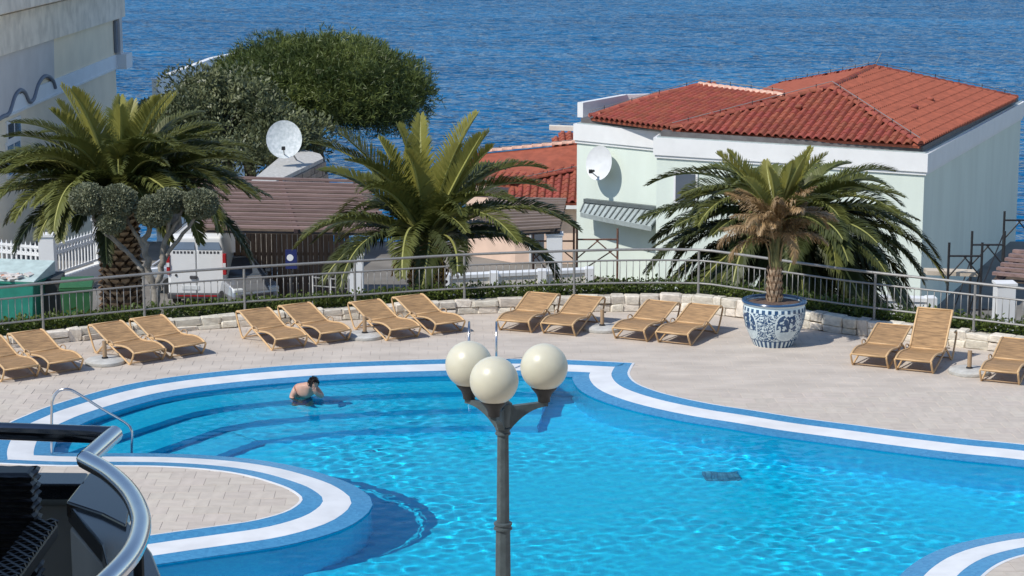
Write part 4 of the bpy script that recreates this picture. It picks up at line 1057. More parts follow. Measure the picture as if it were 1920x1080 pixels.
# ------------------------------------------------------------------ lower house with red roof
LO = Vector((1.0, 75, GZ)); lowh = thing('low_house', 'low cream house with a red tiled roof beside the mint house', 'house', LO)
a0 = PY(853, 334, 74.6); a1 = PY(958, 352, 73.8); a1.z = a0.z = (a0.z + a1.z) / 2; t0 = PY(905, 287, 77.2); t1 = PY(1092, 268, 77.2); a2 = PY(1094, 318, 75.2)
many = MB()
tile_plane(lowh, LO, [a0, a1, a2, t1, t0], 190, many)
b0 = PY(950, 372, 72.8); b1 = PY(1100, 386, 72.6); b0.z = b1.z = (b0.z + b1.z) / 2
tile_plane(lowh, LO, [b0, b1, a2 + Vector((.1, 0, 0)), a1], 110, many)
u0 = PY(1035, 282, 78.1); u1 = PY(1095, 275, 78.1); u0.z = u1.z; tile_plane(lowh, LO, [u0, u1, PY(1095, 253, 79.6), PY(1045, 256, 79.6)], 0, many)
tag(many.build('roof_tiling', M['terracotta_many'], lowh), kind='stuff')
caps(lowh, LO, t0, t1, 'mortar_pale'); caps(lowh, LO, a1, a2); caps(lowh, LO, a0, t0)
conductor(lowh, LO, [a1, a2], .18); conductor(lowh, LO, [t0, t1], .15)
b = MB(); b.prism([(p.x - LO.x, p.y - LO.y) for p in (a0 + Vector((.4, .4, 0)), Vector((b0.x + .3, b0.y + .5, 0)), Vector((b1.x, b1.y + .5, 0)), t1 + Vector((0, 2, 0)), t0 + Vector((0, 2, 0)))], -.2, b0.z - .1 - LO.z); b.build('wall', M['pink_wall'], lowh)
b = MB(); b.bar(b0 - LO + Vector((0, .2, -.17)), b1 - LO + Vector((0, .2, -.17)), .5, .12); b.build('eaves_board', M['white_paint'], lowh)
for px in (1012, 1066):
    p = PY(px, 455, b0.y + .47); f0 = p - LO; b = MB(); b.bbox((f0.x - .38, f0.y - .04, f0.z - .75), (f0.x + .38, f0.y + .05, f0.z + .6)); wdw = b.build('window', M['white_paint'], lowh)
    b = MB(); b.bbox((f0.x - .31, f0.y - .052, f0.z - .68), (f0.x + .31, f0.y - .035, f0.z + .53)); b.build('pane', M['glass_dark'], wdw)
b = MB(); b.bar(PY(1030, 239, 77.6) - LO, PY(1090, 241, 77.6) - LO, .4, .16); b.build('ledge_slab', M['offwhite'], lowh)

# ------------------------------------------------------------------ grey building at the left
GX = -18.1
def GP(px, py): return PX(px, py, GX)
gb = thing('grey_building', 'shaded grey plastered building with a rough overhanging roof slab, top left', 'building', (GX, 85, GZ)); GO = Vector((GX, 85, GZ))
yF = GP(216, 100).y; yN = 72.5
def gz_(px, py): return GP(px, py).z
def gbox(x0, x1, y0, y1, z0, z1, m, nm, bev=0): b = MB(); b.bbox((x0 - GO.x, y0 - GO.y, z0 - GO.z), (x1 - GO.x, y1 - GO.y, z1 - GO.z)); return b.build(nm, M[m], gb, bevel=bev)
zTop, zFr0, zFr1 = gz_(216, 14), gz_(216, 34), gz_(0, 0) 
zb1, zb0 = gz_(150, 129), gz_(150, 155)
gbox(GX - 9, GX, yN, yF, GZ - 4, zFr0 + .02, 'beige_plaster', 'wall')
gbox(GX - 9, GX + .22, yN, yF + 1.6, zFr0, PX(0, 29, GX + .8).z - .16, 'rough_plaster', 'frieze'); gbox(GX - 9, GX - .15, yN, yF + 1.2, PX(0, 29, GX + .8).z - .17, PX(0, 29, GX + .8).z + .01, 'rough_plaster', 'shadow_joint')
zS = PX(0, 29, GX + .8).z; gbox(GX - 9.4, GX + .8, yN - 3.5, yF + 3.2, zS, zS + 1.2, 'rough_plaster', 'roof_slab', .05)
gbox(GX - 1, GX + .06, yN, yF + .02, zb0, zb1, 'pale_band', 'string_course')
gbox(GX - 1, GX + .10, yN, yF + .05, zb0 - .07, zb0, 'white_paint', 'course_ledge')
# grey lower panel with a wavy painted edge on the nearer half
yP = GP(100, 130).y
wpx = [(-20, 232), (0, 219), (12, 212), (22, 182), (33, 169), (42, 174), (50, 190), (58, 186), (66, 160), (76, 145), (86, 143), (95, 152), (99, 165)]
wv = smooth_path([GP(*q) for q in wpx], 5)
poly = [Vector((p.y, p.z)) for p in wv] + [Vector((yP, zFr0)), Vector((wv[0].y, zFr0))]
b = MB(); n = len(poly)
b.add([(.07, p.x - GO.y, p.y - GO.z) for p in poly] + [(-.2, p.x - GO.y, p.y - GO.z) for p in poly], [tuple(range(n))[::-1], tuple(range(n, 2 * n))] + [(i, (i + 1) % n, n + (i + 1) % n, n + i) for i in range(n)])
b.build('wavy_panel', M['grey_plaster'], gb)
b = MB(); b.tube([Vector((.10, p.y - GO.y, p.z - GO.z)) for p in wv], .075, 6); b.build('wavy_moulding', M['blue_grey'], gb, smooth=True)
b = MB(); q0, q1 = GP(216, 60), GP(216, 120)
b.bbox((-.6, yF - GO.y, zb1 - GO.z), (.25, yF + .6 - GO.y, zFr0 - GO.z)); b.build('corner_pier', M['grey_plaster'], gb)
b = MB(); b.bbox((.02, yF - .28 - GO.y, zb1 + .1 - GO.z), (.14, yF - .02 - GO.y, zFr0 - .1 - GO.z)); b.build('pier_strip', M['blue_grey'], gb)  # raised blue-grey strip on the wall beside the pier
b = MB(); b.bbox((-1, yF - GO.y, zb0 - .1 - GO.z), (.5, yF + 1.5 - GO.y, zb1 - GO.z)); b.build('balcony_edge', M['pale_band'], gb)
for px, py0, py1 in ((24, 222, 262), (24, 262, 330)):
    c = GP(px, (py0 + py1) / 2); z0, z1 = gz_(px, py1), gz_(px, py0); b = MB(); b.bbox((.0, c.y - 1.1 - GO.y, z0 - GO.z), (.06, c.y + 1.1 - GO.y, z1 - GO.z)); wdw = b.build('window', M['white_paint'], gb)
    for k in (-1, 1):
        b = MB(); b.bbox((.03, c.y + k * .52 - .42 - GO.y, z0 + .12 - GO.z), (.075, c.y + k * .52 + .42 - GO.y, z1 - .12 - GO.z)); b.build('pane', M['glass_dark'], wdw)
# white building edge beyond the trees
wb = thing('white_building', 'white parapet of a building showing through the trees above the sea', 'building', (-17, 106, -9)); q0, q1 = PY(296, 148, 99), PY(402, 108, 112); q2 = PY(480, 92, 118)
b = MB()
d_ = (q1 - q0); n_ = Vector((d_.y, -d_.x, 0)).normalized()
for a, c in ((q0, q1), (q1, q2)):
    vs = [a, c, c - n_ * .3, a - n_ * .3]; b.add([Vector((p.x + 17, p.y - 106, p.z + 9)) for p in vs] + [Vector((p.x + 17, p.y - 106, -9)) for p in vs], [(0, 1, 2, 3), (0, 4, 5, 1), (1, 5, 6, 2), (2, 6, 7, 3), (3, 7, 4, 0)])
b.build('parapet', M['white_paint'], wb)

# ------------------------------------------------------------------ stone terrace wall with the worn dish
SO = PY(540, 340, 72); SO.z = GZ
sw = thing('terrace_wall', 'stone-clad wall with a wide flagstone top in front of the olive', 'wall', SO)
zt = -1.0; c4 = [P(470, 341, zt), P(512, 341, zt), P(604, 297, zt), P(598, 289, zt), P(548, 276, zt)]
b = MB(); b.prism([(p.x - SO.x, p.y - SO.y) for p in c4], 0, zt - .14 - GZ); b.build('wall_core', M['mortar'], sw)
cc = sum((Vector((p.x, p.y)) for p in c4), Vector((0, 0))) / 5
b = MB(); b.prism([((p.x - cc.x) * 1.04 + cc.x - SO.x, (p.y - cc.y) * 1.04 + cc.y - SO.y) for p in c4], zt - .14 - GZ, zt - GZ); b.build('flagstone_top', M['concrete'], sw)
e = (c4[2] - c4[1]); L_ = e.length; e = e.normalized(); nn_ = Vector((e.y, -e.x, 0)); rs = random.Random(4)
M['clad'] = mat('clad', (0.33, 0.27, 0.22), 0.9, 0.2, 4, 0.5, 14, rnd=0.2)
cm = MB(); cm.box((0, 0, 0), (1, 1, 1)); cmm = cm.mesh('stone', M['clad'])
for r in range(6):
    s = 0
    while s < L_ - .15:
        ln = rs.uniform(.3, .7); p = c4[1] + e * (s + ln / 2) + nn_ * .03; link('stone', cmm, sw, loc=(p.x - SO.x, p.y - SO.y, zt - .26 - r * .235 - GZ), rot=(0, 0, math.atan2(e.y, e.x)), scale=(ln * .95, rs.uniform(.1, .16), .215)); s += ln
dc2 = PY(533, 262, 73.2)
dish('weathered grey satellite dish standing on the stone terrace wall', dc2, .63, (.05, -.95, .25), 'dish_worn', foot=P(556, 300, zt) + Vector((0, 0, 0)))

# ------------------------------------------------------------------ pergolas
def pergola(label, fl, fr, bl, br, nsl, m, pillars, group='brown timber pergolas', sag=.1):
    o = thing('pergola', label, 'pergola', (fl.x, fl.y, GZ), group=group); O = Vector((fl.x, fl.y, GZ))
    for i in range(nsl):
        t = i / (nsl - 1); a = fl.lerp(bl, t) - O; c = fr.lerp(br, t) - O; b = MB(); b.bar(a + Vector((0, 0, random.uniform(-.01, .01))), c + Vector((0, 0, random.uniform(-.01, .01))), .17, .075); b.build('slat', M[m], o)
    dn = Vector((0, 0, .17)); b = MB(); qs = [fl - O - dn, fr - O - dn, br - O - dn, bl - O - dn]; b.add(qs + [p - Vector((0, 0, .03)) for p in qs], [(0, 1, 2, 3), (7, 6, 5, 4), (0, 4, 5, 1), (1, 5, 6, 2), (2, 6, 7, 3), (3, 7, 4, 0)]); b.build('gap_shade_sheet', M['trunk_dark'], o)  # added dark sheet, stands in for the shade seen between the slats
    for t in (.08, .5, .92):
        b = MB(); b.bar(fl.lerp(fr, t) - O - Vector((0, 0, .105)), bl.lerp(br, t) - O - Vector((0, 0, .105)), .12, .12); b.build('beam', M[m], o)
    for p in pillars:
        b = MB(); q = Vector(p) - O; b.box((q.x, q.y, (q.z) / 2 + .0), (.46, .46, q.z)); b.build('pillar', M['white_paint'], o, bevel=.01)
        b = MB(); b.box((q.x, q.y, q.z + .03), (.52, .52, .06)); b.build('pillar_cap', M['white_paint'], o)
    return o
fl, fr, bl, br = PY(380, 424, 61), PY(730, 430, 61), PY(360, 331, 67), PY(692, 340, 67)
pergola('wide brown slatted pergola over the parked cars', fl, fr, bl, br, 13, 'pergola', [Vector((PY(664, 480, 60.8).x, 61.3, PY(664, 483, 61).z))])
fl, fr, bl, br = PY(868, 436, 60), PY(1050, 424, 60), PY(915, 372, 65.5), PY(1062, 374, 65.5)
pergola('weathered pergola in front of the low red-roofed house', fl, fr, bl, br, 11, 'pergola_grey', [Vector((PY(1040, 440, 60).x, 60.3, fr.z - .3))])
fl, fr, bl, br = PY(1862, 512, 51), PY(2010, 525, 50), PY(1900, 470, 54), PY(2040, 480, 53)
pergola('corner of a brown pergola on a white pillar at the right edge', fl, fr, bl, br, 6, 'pergola', [Vector((PY(1884, 530, 50.2).x, 50.2, PY(1884, 533, 50.2).z))])

# ------------------------------------------------------------------ garden walls, gate, barrier
def gwall(label, pts, ztop, m, th=.3, z0=GZ):
    O = Vector((pts[0].x, pts[0].y, z0)); o = thing('garden_wall', label, 'wall', O)
    for a, c in zip(pts, pts[1:]):
        b = MB(); t = (c - a).normalized(); A_ = Vector((a.x, a.y, 0)) - Vector((O.x, O.y, 0)); C_ = Vector((c.x, c.y, 0)) - Vector((O.x, O.y, 0))
        b.bar(A_ + Vector((0, 0, (ztop - z0) / 2 - .05)), C_ + Vector((0, 0, (ztop - z0) / 2 - .05)), th, ztop - z0 - .1); b.build('panel', M[m], o)
        b = MB(); b.bar(A_ + Vector((0, 0, ztop - z0 - .05)), C_ + Vector((0, 0, ztop - z0 - .05)), th + .08, .09); b.build('coping', M['white_paint'], o)
    L_ = (pts[-1] - pts[0]).length; k = max(2, round(L_ / 1.6))
    for i in range(k + 1):
        q = pts[0].lerp(pts[-1], i / k) - O; b = MB(); b.box((q.x, q.y - .03, (ztop - z0) / 2), (.24, th + .12, ztop - z0 + .04)); b.build('pier', M['white_paint'], o)
p0, p1 = PY(835, 512, 56), PY(1105, 505, 57); gwall('cream garden wall with white piers behind the middle palm', [p0, p1], (p0.z + p1.z) / 2, 'offwhite')
p0, p1 = PY(1530, 546, 52.5), PY(1745, 562, 52); gwall('white garden wall under the dark palm on the right', [p0, p1], (p0.z + p1.z) / 2, 'white_paint')
g0, g1 = PY(440, 428, 66.5), PY(655, 432, 66.5); gate = thing('wooden_fence', 'brown upright board fence left of the white pillar, widened over the dark under the pergola', 'fence', (g0.x, g0.y, GZ)); GO2 = Vector((g0.x, g0.y, GZ))  # boards run wider and higher to stand in for dark under the pergola
for i in range(22):
    q = g0.lerp(g1, (i + .5) / 22) - GO2; hh_ = g0.z - GZ; b = MB(); b.box((q.x, q.y, hh_ / 2), (.15, .04, hh_ + random.uniform(-.04, .02))); b.build('board', M['wood_gate'], gate)
for z in (.6, 1.5, 2.3): b = MB(); b.bar(Vector((-.05, .05, z)), g1 - GO2 + Vector((.05, .05, z - (g1.z - GZ))), .05, .1); b.build('cross_rail', M['wood_gate'], gate)
g0, g1 = PY(585, 520, 58.5), PY(655, 524, 58.0); bar_ = thing('steel_barrier', 'light steel barrier of thin horizontal bars beside the white pillar', 'barrier', (g0.x, g0.y, GZ)); GO2 = Vector((g0.x, g0.y, GZ))
g1.z = g0.z
for i in range(6): b = MB(); b.tube([Vector((0, 0, g0.z - GZ - i * .24)), g1 - GO2 - Vector((0, 0, i * .24))], .022, 6); b.build('bar', M['steel_paint'], bar_, smooth=True)
for t in (0.02, .5, .98): b = MB(); q = g0.lerp(g1, t) - GO2; b.tube([Vector((q.x, q.y, 0)), q + Vector((0, 0, .05))], .03, 6); b.build('post', M['steel_paint'], bar_, smooth=True)

# ------------------------------------------------------------------ white fence at the left
f0, f1, f2 = P(-60, 516, GZ + .3), P(92, 531, GZ + .3), P(192, 497, GZ + .3)
for a, c, lab in ((f0, f1, 'white ornamental picket fence at the left picture edge'), (f1, f2, 'white picket fence running back behind the palm trunk')):
    O = Vector((a.x, a.y, GZ)); o = thing('picket_fence', lab, 'fence', O, group='white picket fences'); L_ = (c - a).length; e = (c - a).normalized()
    b = MB(); b.bar(Vector((0, 0, .15)), c - O - Vector((0, 0, .15)), .3, .5); b.build('plinth', M['white_paint'], o)
    for z in (.55, 1.22, 1.48): b = MB(); b.bar(Vector((0, 0, z)), Vector((c.x - O.x, c.y - O.y, z)), .06, .08); b.build('rail', M['white_paint'], o)
    pk = MB(); pk.box((0, 0, .55), (.06, .045, 1.0)); pk.add([(-.03, -.0225, 1.04), (.03, -.0225, 1.04), (.03, .0225, 1.04), (-.03, .0225, 1.04), (0, 0, 1.2)], [(0, 1, 4), (1, 2, 4), (2, 3, 4), (3, 0, 4)]); pkm = pk.mesh('picket', M['white_paint'])
    rg = MB(); rg.tube([(0.075 * math.cos(t), 0, .075 * math.sin(t)) for t in np.linspace(0, 2 * math.pi, 13)[:-1]], .02, 5, closed=True); rgm = rg.mesh('ring', M['white_paint'])
    k = int(L_ / .2)
    for i in range(k):
        q = e * (i + .5) * L_ / k; link('picket', pkm, o, loc=(q.x, q.y, .46), rot=(0, 0, math.atan2(e.y, e.x))); link('ring', rgm, o, loc=(q.x + e.x * .1, q.y + e.y * .1, 1.35), rot=(0, 0, math.atan2(e.y, e.x)))
    q = c - O; b = MB(); b.box((q.x, q.y, .95), (.5, .5, 1.9)); b.box((q.x, q.y, 1.93), (.58, .58, .08)); b.build('pillar', M['white_paint'], o)

# ------------------------------------------------------------------ rubbish containers
def container(label, c, rz, body, lid, wd, dp, ht, slope, litter=False):
    o = thing('rubbish_container', label, 'rubbish container', c, rz); b = MB()
    x, y = wd / 2, dp / 2; b.add([(-x * .86, -y * .86, .16), (x * .86, -y * .86, .16), (x * .86, y * .86, .16), (-x * .86, y * .86, .16), (-x, -y, ht), (x, -y, ht), (x, y, ht), (-x, y, ht)], [(0, 3, 2, 1), (0, 1, 5, 4), (1, 2, 6, 5), (2, 3, 7, 6), (3, 0, 4, 7), (4, 5, 6, 7)]); b.build('body', M[body], o, bevel=.03)
    b = MB(); b.box((0, 0, ht - .04), (wd + .06, dp + .06, .07)); b.build('rim', M[body], o, bevel=.01)
    b = MB(); x += .03; y += .03; b.add([(-x, -y, ht), (x, -y, ht), (x, y, ht), (-x, y, ht), (-x, -y, ht + .04), (x, -y, ht + .04), (x, y, ht + slope), (-x, y, ht + slope)], [(0, 3, 2, 1), (0, 1, 5, 4), (1, 2, 6, 5), (2, 3, 7, 6), (3, 0, 4, 7), (4, 5, 6, 7)]); b.build('lid', M[lid], o, bevel=.03)
    for i in (-1, 1):
        b = MB(); b.tube([(i * x * .98, -.2, ht - .14), (i * (x + .07), -.2, ht - .14), (i * (x + .07), .2, ht - .14), (i * x * .98, .2, ht - .14)], .018, 6); b.build('handle', M['iron'], o)
        for j in (-1, 1): b = MB(); b.tube([(i * x * .7 - .03, j * y * .7, .09), (i * x * .7 + .03, j * y * .7, .09)], .09, 12); b.build('wheel', M['tyre'], o)
    if litter:
        rs = random.Random(6); b = MB()
        for k in range(26):
            px_, py_ = rs.uniform(-.7, .7) * x, rs.uniform(-.95, -.45) * y; s = rs.uniform(.06, .16); b.box((px_, py_, ht + .10 + rs.random() * .08), (s * 2, s * 1.4, s * .5), Matrix.Rotation(rs.random() * 3, 3, 'Z') @ Matrix.Rotation(rs.uniform(-.5, .5), 3, 'X'))
        b.build('litter', M['litter'], o)
    return o
cpos = P(36, 604, GZ); container('large teal container with a pale sloping lid at the left edge', (cpos.x - .1, cpos.y, GZ), R_(-12), 'bin_teal', 'bin_lid', 2.0, 1.5, 1.42, .42, True)
cpos = P(88, 605, GZ); container('dark grey box added for the shaded side of the teal container', (cpos.x + .05, cpos.y + .4, GZ), R_(4), 'bin_shade', 'bin_shade', .75, .9, 1.35, .1)  # added dark box, stands in for the teal container's shaded right side
cpos = P(147, 616, GZ); container('dark green container left of the palm trunk', (cpos.x, cpos.y, GZ), R_(8), 'bin_green', 'bin_green', .92, 1.1, 1.35, .16)

# ------------------------------------------------------------------ vehicles
def wheel(o, x, y, r=.32, w_=.2):
    b = MB(); b.lathe([(r * .6, -w_ / 2), (r * .96, -w_ / 2), (r, -w_ / 3), (r, w_ / 3), (r * .96, w_ / 2), (r * .6, w_ / 2)], 24)
    b.v = [(x + q[2], y + q[0], r + q[1]) for q in b.v]; wo = b.build('wheel', M['tyre'], o, smooth='auto')
    b = MB(); b.lathe([(r * .2, -w_ * .45), (r * .6, -w_ * .42), (r * .6, w_ * .42), (r * .2, w_ * .45)], 16); b.v = [(x + q[2], y + q[0], r + q[1]) for q in b.v]; b.build('rim', M['steel_paint'], wo, smooth='auto')
def loft(o, name, secs, m, bev=.06):       # secs: (y, [(x,z)...]) cross sections
    b = MB(); n = len(secs[0][1]); vs = [(x, y, z) for y, s in secs for x, z in s]; fs = []
    for i in range(len(secs) - 1):
        for j in range(n): fs.append((i * n + j, i * n + (j + 1) % n, (i + 1) * n + (j + 1) % n, (i + 1) * n + j))
    fs.append(tuple(range(n))[::-1]); fs.append(tuple((len(secs) - 1) * n + j for j in range(n))); b.add(vs, fs)
    bm = bmesh.new(); me = b.mesh(name, M[m]); bm.from_mesh(me); bmesh.ops.recalc_face_normals(bm, faces=bm.faces); bm.to_mesh(me); bm.free()
    ob = link(name, me, o)
    if bev: md = ob.modifiers.new('bevel', 'BEVEL'); md.width = bev; md.segments = 3; md.limit_method = 'ANGLE'
    return ob
vp = P(371, 577, GZ)
van = thing('van', 'white panel van seen from behind, parked in front of the pergola', 'van', (vp.x, vp.y, GZ), R_(-2))
def vsec(w_, z0, zs, zt, tw): return [(-w_, z0), (w_, z0), (w_, zs), (tw, zt), (-tw, zt), (-w_, zs)]
loft(van, 'body', [(0.02, vsec(.93, .34, 1.5, 2.28, .80)), (.3, vsec(.95, .32, 1.5, 2.34, .80)), (2.9, vsec(.95, .32, 1.5, 2.34, .80)), (3.7, vsec(.94, .32, 1.25, 1.7, .74)), (4.6, vsec(.88, .34, .95, 1.1, .7))], 'car_white', .07)
for s in (-1, 1):
    b = MB(); b.box((s * .435, -.012, 1.16), (.83, .05, 1.40)); dr = b.build('rear_door', M['car_white'], van, bevel=.02)
    b = MB(); b.add([(s * .05, -.04, 1.88), (s * .80, -.04, 1.88), (s * .70, .05, 2.24), (s * .05, .05, 2.24), (s * .05, .10, 1.88), (s * .80, .10, 1.88), (s * .70, .12, 2.24), (s * .05, .12, 2.24)], [(0, 1, 2, 3), (4, 7, 6, 5), (0, 4, 5, 1), (1, 5, 6, 2), (2, 6, 7, 3), (3, 7, 4, 0)]); b.build('window', M['glass_blue'], dr)
    b = MB(); b.box((s * .90, .0, 1.42), (.11, .16, .68)); tl = b.build('tail_light', M['red_lamp'], van, bevel=.02)
    b = MB(); b.box((s * .90, -.075, 1.40), (.09, .05, .13)); b.build('reversing_lens', M['plate'], tl)
for k in range(6):          # row of small dark marks across the top of the doors
    for s in (-1, 1): b = MB(); b.box((s * (.13 + k * .115), -.040, 1.80), (.066, .012, .075)); b.build('door_mark', M['gutter'], van)
b = MB(); b.box((-.10, -.06, 1.0), (.24, .06, .10)); b.build('door_handle', M['gutter'], van, bevel=.02)
b = MB(); b.lathe([(.045, 0), (.03, .03)], 12); b.v = [(-.66 + q[0], -.037 - q[2], 1.06 + q[1]) for q in b.v]; b.build('lock', M['gutter'], van)
b = MB(); b.box((-.20, -.043, .66), (.56, .02, .13)); b.build('number_plate', M['plate'], van)
b = MB(); b.box((0, -.06, .40), (1.88, .2, .18)); b.build('bumper', M['gutter'], van, bevel=.03)
b = MB(); b.box((0, -.165, .42), (1.3, .02, .04)); b.build('reflector_strip', M['red_lamp'], van)
for x in (-.76, .76): b = MB(); b.tube([(x, .4, 2.35), (x, .5, 2.40), (x, 2.5, 2.40), (x, 2.6, 2.35)], .02, 6); b.build('roof_rail', M['iron'], van)
for x in (-.82, .82):
    for y in (.8, 3.5): wheel(van, x, y)
def car(label, loc, rz, m='car_silver'):
    c = thing('parked_car', label, 'car', loc, rz, group='cars parked under the pergola')
    def cs(w_, z0, z1): return [(-w_ * .95, z0), (w_ * .95, z0), (w_, (z0 + z1) / 2), (w_ * .93, z1), (-w_ * .93, z1), (-w_, (z0 + z1) / 2)]
    loft(c, 'body', [(0, cs(.78, .34, .66)), (.3, cs(.86, .25, .84)), (1.3, cs(.88, .22, .95)), (3.6, cs(.88, .22, .97)), (4.15, cs(.82, .3, .9))], m, .08)
    loft(c, 'cabin', [(1.15, [(-.76, .9), (.76, .9), (.74, .97), (-.74, .97)]), (1.95, [(-.78, .9), (.78, .9), (.60, 1.42), (-.60, 1.42)]), (3.3, [(-.78, .9), (.78, .9), (.60, 1.44), (-.60, 1.44)]), (4.0, [(-.72, .9), (.72, .9), (.66, 1.0), (-.66, 1.0)])], 'glass_dark', .04)
    loft(c, 'roof', [(1.9, [(-.60, 1.40), (.60, 1.40), (.56, 1.45), (-.56, 1.45)]), (2.5, [(-.64, 1.40), (.64, 1.40), (.58, 1.50), (-.58, 1.50)]), (3.35, [(-.62, 1.40), (.62, 1.40), (.56, 1.46), (-.56, 1.46)])], m, .03)
    for s in (-1, 1):
        b = MB(); b.tube([(s * .75, 1.1, .93), (s * .60, 1.95, 1.43)], .035, 6); b.tube([(s * .60, 3.3, 1.43), (s * .70, 4.0, .95)], .05, 6); b.tube([(s * .77, 2.6, .93), (s * .62, 2.6, 1.44)], .03, 6); b.build('window_pillar', M[m], c)
        b = MB(); b.box((s * .60, .10, .68), (.34, .2, .14)); b.build('headlight', M['plate'], c, bevel=.04)
        b = MB(); b.box((s * .95, 1.5, 1.0), (.2, .1, .13)); b.build('wing_mirror', M[m], c, bevel=.03)
        for y in (.78, 3.35): wheel(c, s * .8, y, .30)
    b = MB(); b.box((0, .02, .48), (1.1, .1, .16)); b.build('grille', M['gutter'], c, bevel=.02)
    b = MB(); b.box((0, -.03, .40), (.5, .03, .11)); b.build('number_plate', M['plate'], c)
    return c
cp = P(478, 590, GZ); car('silver car parked to the right of the white van', (cp.x, cp.y + .6, GZ), R_(28))
cp = P(575, 500, GZ); car('silver car deep in the shade under the pergola', (cp.x - .5, 67.5, GZ), R_(80))
sg = PY(546, 486, 61.0); sgn = thing('blue_sign', 'small dark blue sign with a white round mark under the pergola', 'sign', (sg.x, sg.y, GZ))
b = MB(); b.tube([(0, .03, 0), (0, .03, sg.z - GZ)], .03, 6); b.build('post', M['iron'], sgn); b = MB(); b.box((0, 0, sg.z - GZ), (.34, .03, .58)); b.build('panel', M['sign_blue'], sgn)
b = MB(); b.lathe([(.10, 0), (.10, .006)], 20); b.v = [(q[0] - .03, -.018 - q[2], q[1] + sg.z - GZ + .05) for q in b.v]; b.build('round_mark', M['white_paint'], sgn)

# ------------------------------------------------------------------ scaffolding
def scaffold(label, frames, m, planks=()):
    O = Vector((frames[0][0].x, frames[0][0].y, GZ)); o = thing('scaffolding', label, 'scaffolding', O, group='scaffold frames')
    for a, c, ht in frames:
        zt = a.z
        for p in (a, c): b = MB(); b.tube([Vector((p.x, p.y, GZ)) - O, Vector((p.x, p.y, zt + ht)) - O], .035, 6); b.build('standard', M[m], o)
        A_, C_ = Vector((a.x, a.y, zt)) - O, Vector((c.x, c.y, zt)) - O
        b = MB(); b.tube([A_, C_], .03, 6); b.build('ledger', M[m], o)
        for p, q in ((A_ - Vector((0, 0, .6)), A_.lerp(C_, .55)), (C_ - Vector((0, 0, .6)), A_.lerp(C_, .45))): b = MB(); b.tube([p, q], .022, 5); b.build('brace', M[m], o)
        b = MB(); b.tube([A_ - Vector((0, 0, 1.9)), C_ - Vector((0, 0, 1.9))], .03, 6); b.build('ledger', M[m], o)
    for (a, c, ht), (a2, c2, h2) in zip(frames, frames[1:]):
        b = MB(); b.tube([Vector((c.x, c.y, c.z - .3)) - O, Vector((a2.x, a2.y, a2.z - 2.0)) - O], .022, 5); b.tube([Vector((a.x, a.y, a.z - 2.2)) - O, Vector((a2.x, a2.y, a2.z - .4)) - O], .022, 5); b.build('cross_brace', M[m], o)
    for a, c in planks: b = MB(); b.bar(a - O, c - O, .5, .12); b.build('plank', M['plank'], o)
F3 = [(PY(1779, 480, 57), PY(1841, 480, 57), .38), (PY(1822, 459, 59), PY(1883, 459, 59), .40), (PY(1883, 413, 62.6), PY(1940, 415, 62.6), .28)]
scaffold('dark scaffold frames beside the shaded wall of the mint house', F3, 'iron', [(PY(1735, 509, 57.5), PY(1830, 512, 57.5))])
scaffold('rusty scaffold frame in front of the low red-roofed house', [(PY(1082, 449, 64), PY(1158, 446, 64), .35), (PY(1000, 452, 66), PY(1076, 449, 66), .5)], 'rust_iron')

# ------------------------------------------------------------------ lamp post
LX = PY(943, 770, 18.5); LY = 18.5
lamp = thing('lamp_post', 'dark iron lamp post with three cream glass globes standing before the pool', 'street lamp', (LX.x, LY, 0)); 
zj = PY(943, 800, LY).z; zc = PY(928, 695, LY).z
def oct_(r, z): return (r, z)
zr2 = PY(943, 986, LY).z
b = MB(); b.lathe([(.20, .0), (.20, .25), (.13, .32), (.095, .5), (.072, zr2 - .05), (.072, zr2), (.064, zr2 + .02), (.056, zj - .05)], 8, rot0=R_(22.5)); b.build('post', M['lamp_iron'], lamp, bevel=.008)
for zz, r in ((zr2, .086), (zj - .04, .071)): b = MB(); b.lathe([(r * .8, zz - .04), (r, zz - .03), (r, zz - .015), (r * .9, zz - .01), (r * .9, zz + .01), (r, zz + .015), (r, zz + .03), (r * .8, zz + .04)], 16); b.build('collar', M['lamp_iron'], lamp, smooth='auto')
b = MB(); b.lathe([(.064, zj), (.07, zj + .08), (.085, zj + .16), (.085, zj + .22), (.05, zj + .25)], 12); b.build('head_casting', M['lamp_iron'], lamp, smooth='auto')
za = zj + .19
for a in (R_(141), R_(21), R_(-101)):
    dx, dy = math.cos(a), math.sin(a); R0 = .405; o_ = []
    b = MB(); N_ = 9; side_ = Vector((-dy, dx, 0)) * .028; vs = []
    for i in range(N_):
        t = i / (N_ - 1); r = .05 + (R0 + .03 - .05) * t; lo = za - .03 - .20 * (1 - t) ** 2.2
        for s in (-1, 1): vs += [Vector((dx * r, dy * r, lo)) + side_ * s, Vector((dx * r, dy * r, za + .012 * t)) + side_ * s]
    fs = []
    for i in range(N_ - 1):
        p = 4 * i; q = p + 4; fs += [(p, q, q + 1, p + 1), (p + 2, p + 3, q + 3, q + 2), (p + 1, q + 1, q + 3, p + 3), (p, p + 2, q + 2, q)]
    fs += [(0, 1, 3, 2), (4 * N_ - 4, 4 * N_ - 2, 4 * N_ - 1, 4 * N_ - 3)]; b.add(vs, fs); ar = b.build('arm', M['lamp_iron'], lamp)
    c = Vector((dx * R0, dy * R0, zc))
    b = MB(); b.lathe([(.055, za + .01), (.06, za + .05), (.075, zc - .25), (.118, zc - .20), (.122, zc - .175)], 18, (c.x, c.y, 0)); b.build('globe_holder', M['black'], lamp, smooth='auto')
    b = MB(); b.lathe([(.2185 * math.sin(t), -.2185 * math.cos(t)) for t in np.linspace(.02, math.pi - .02, 28)], 48, c); b.build('globe', M['globe'], lamp, smooth=True)

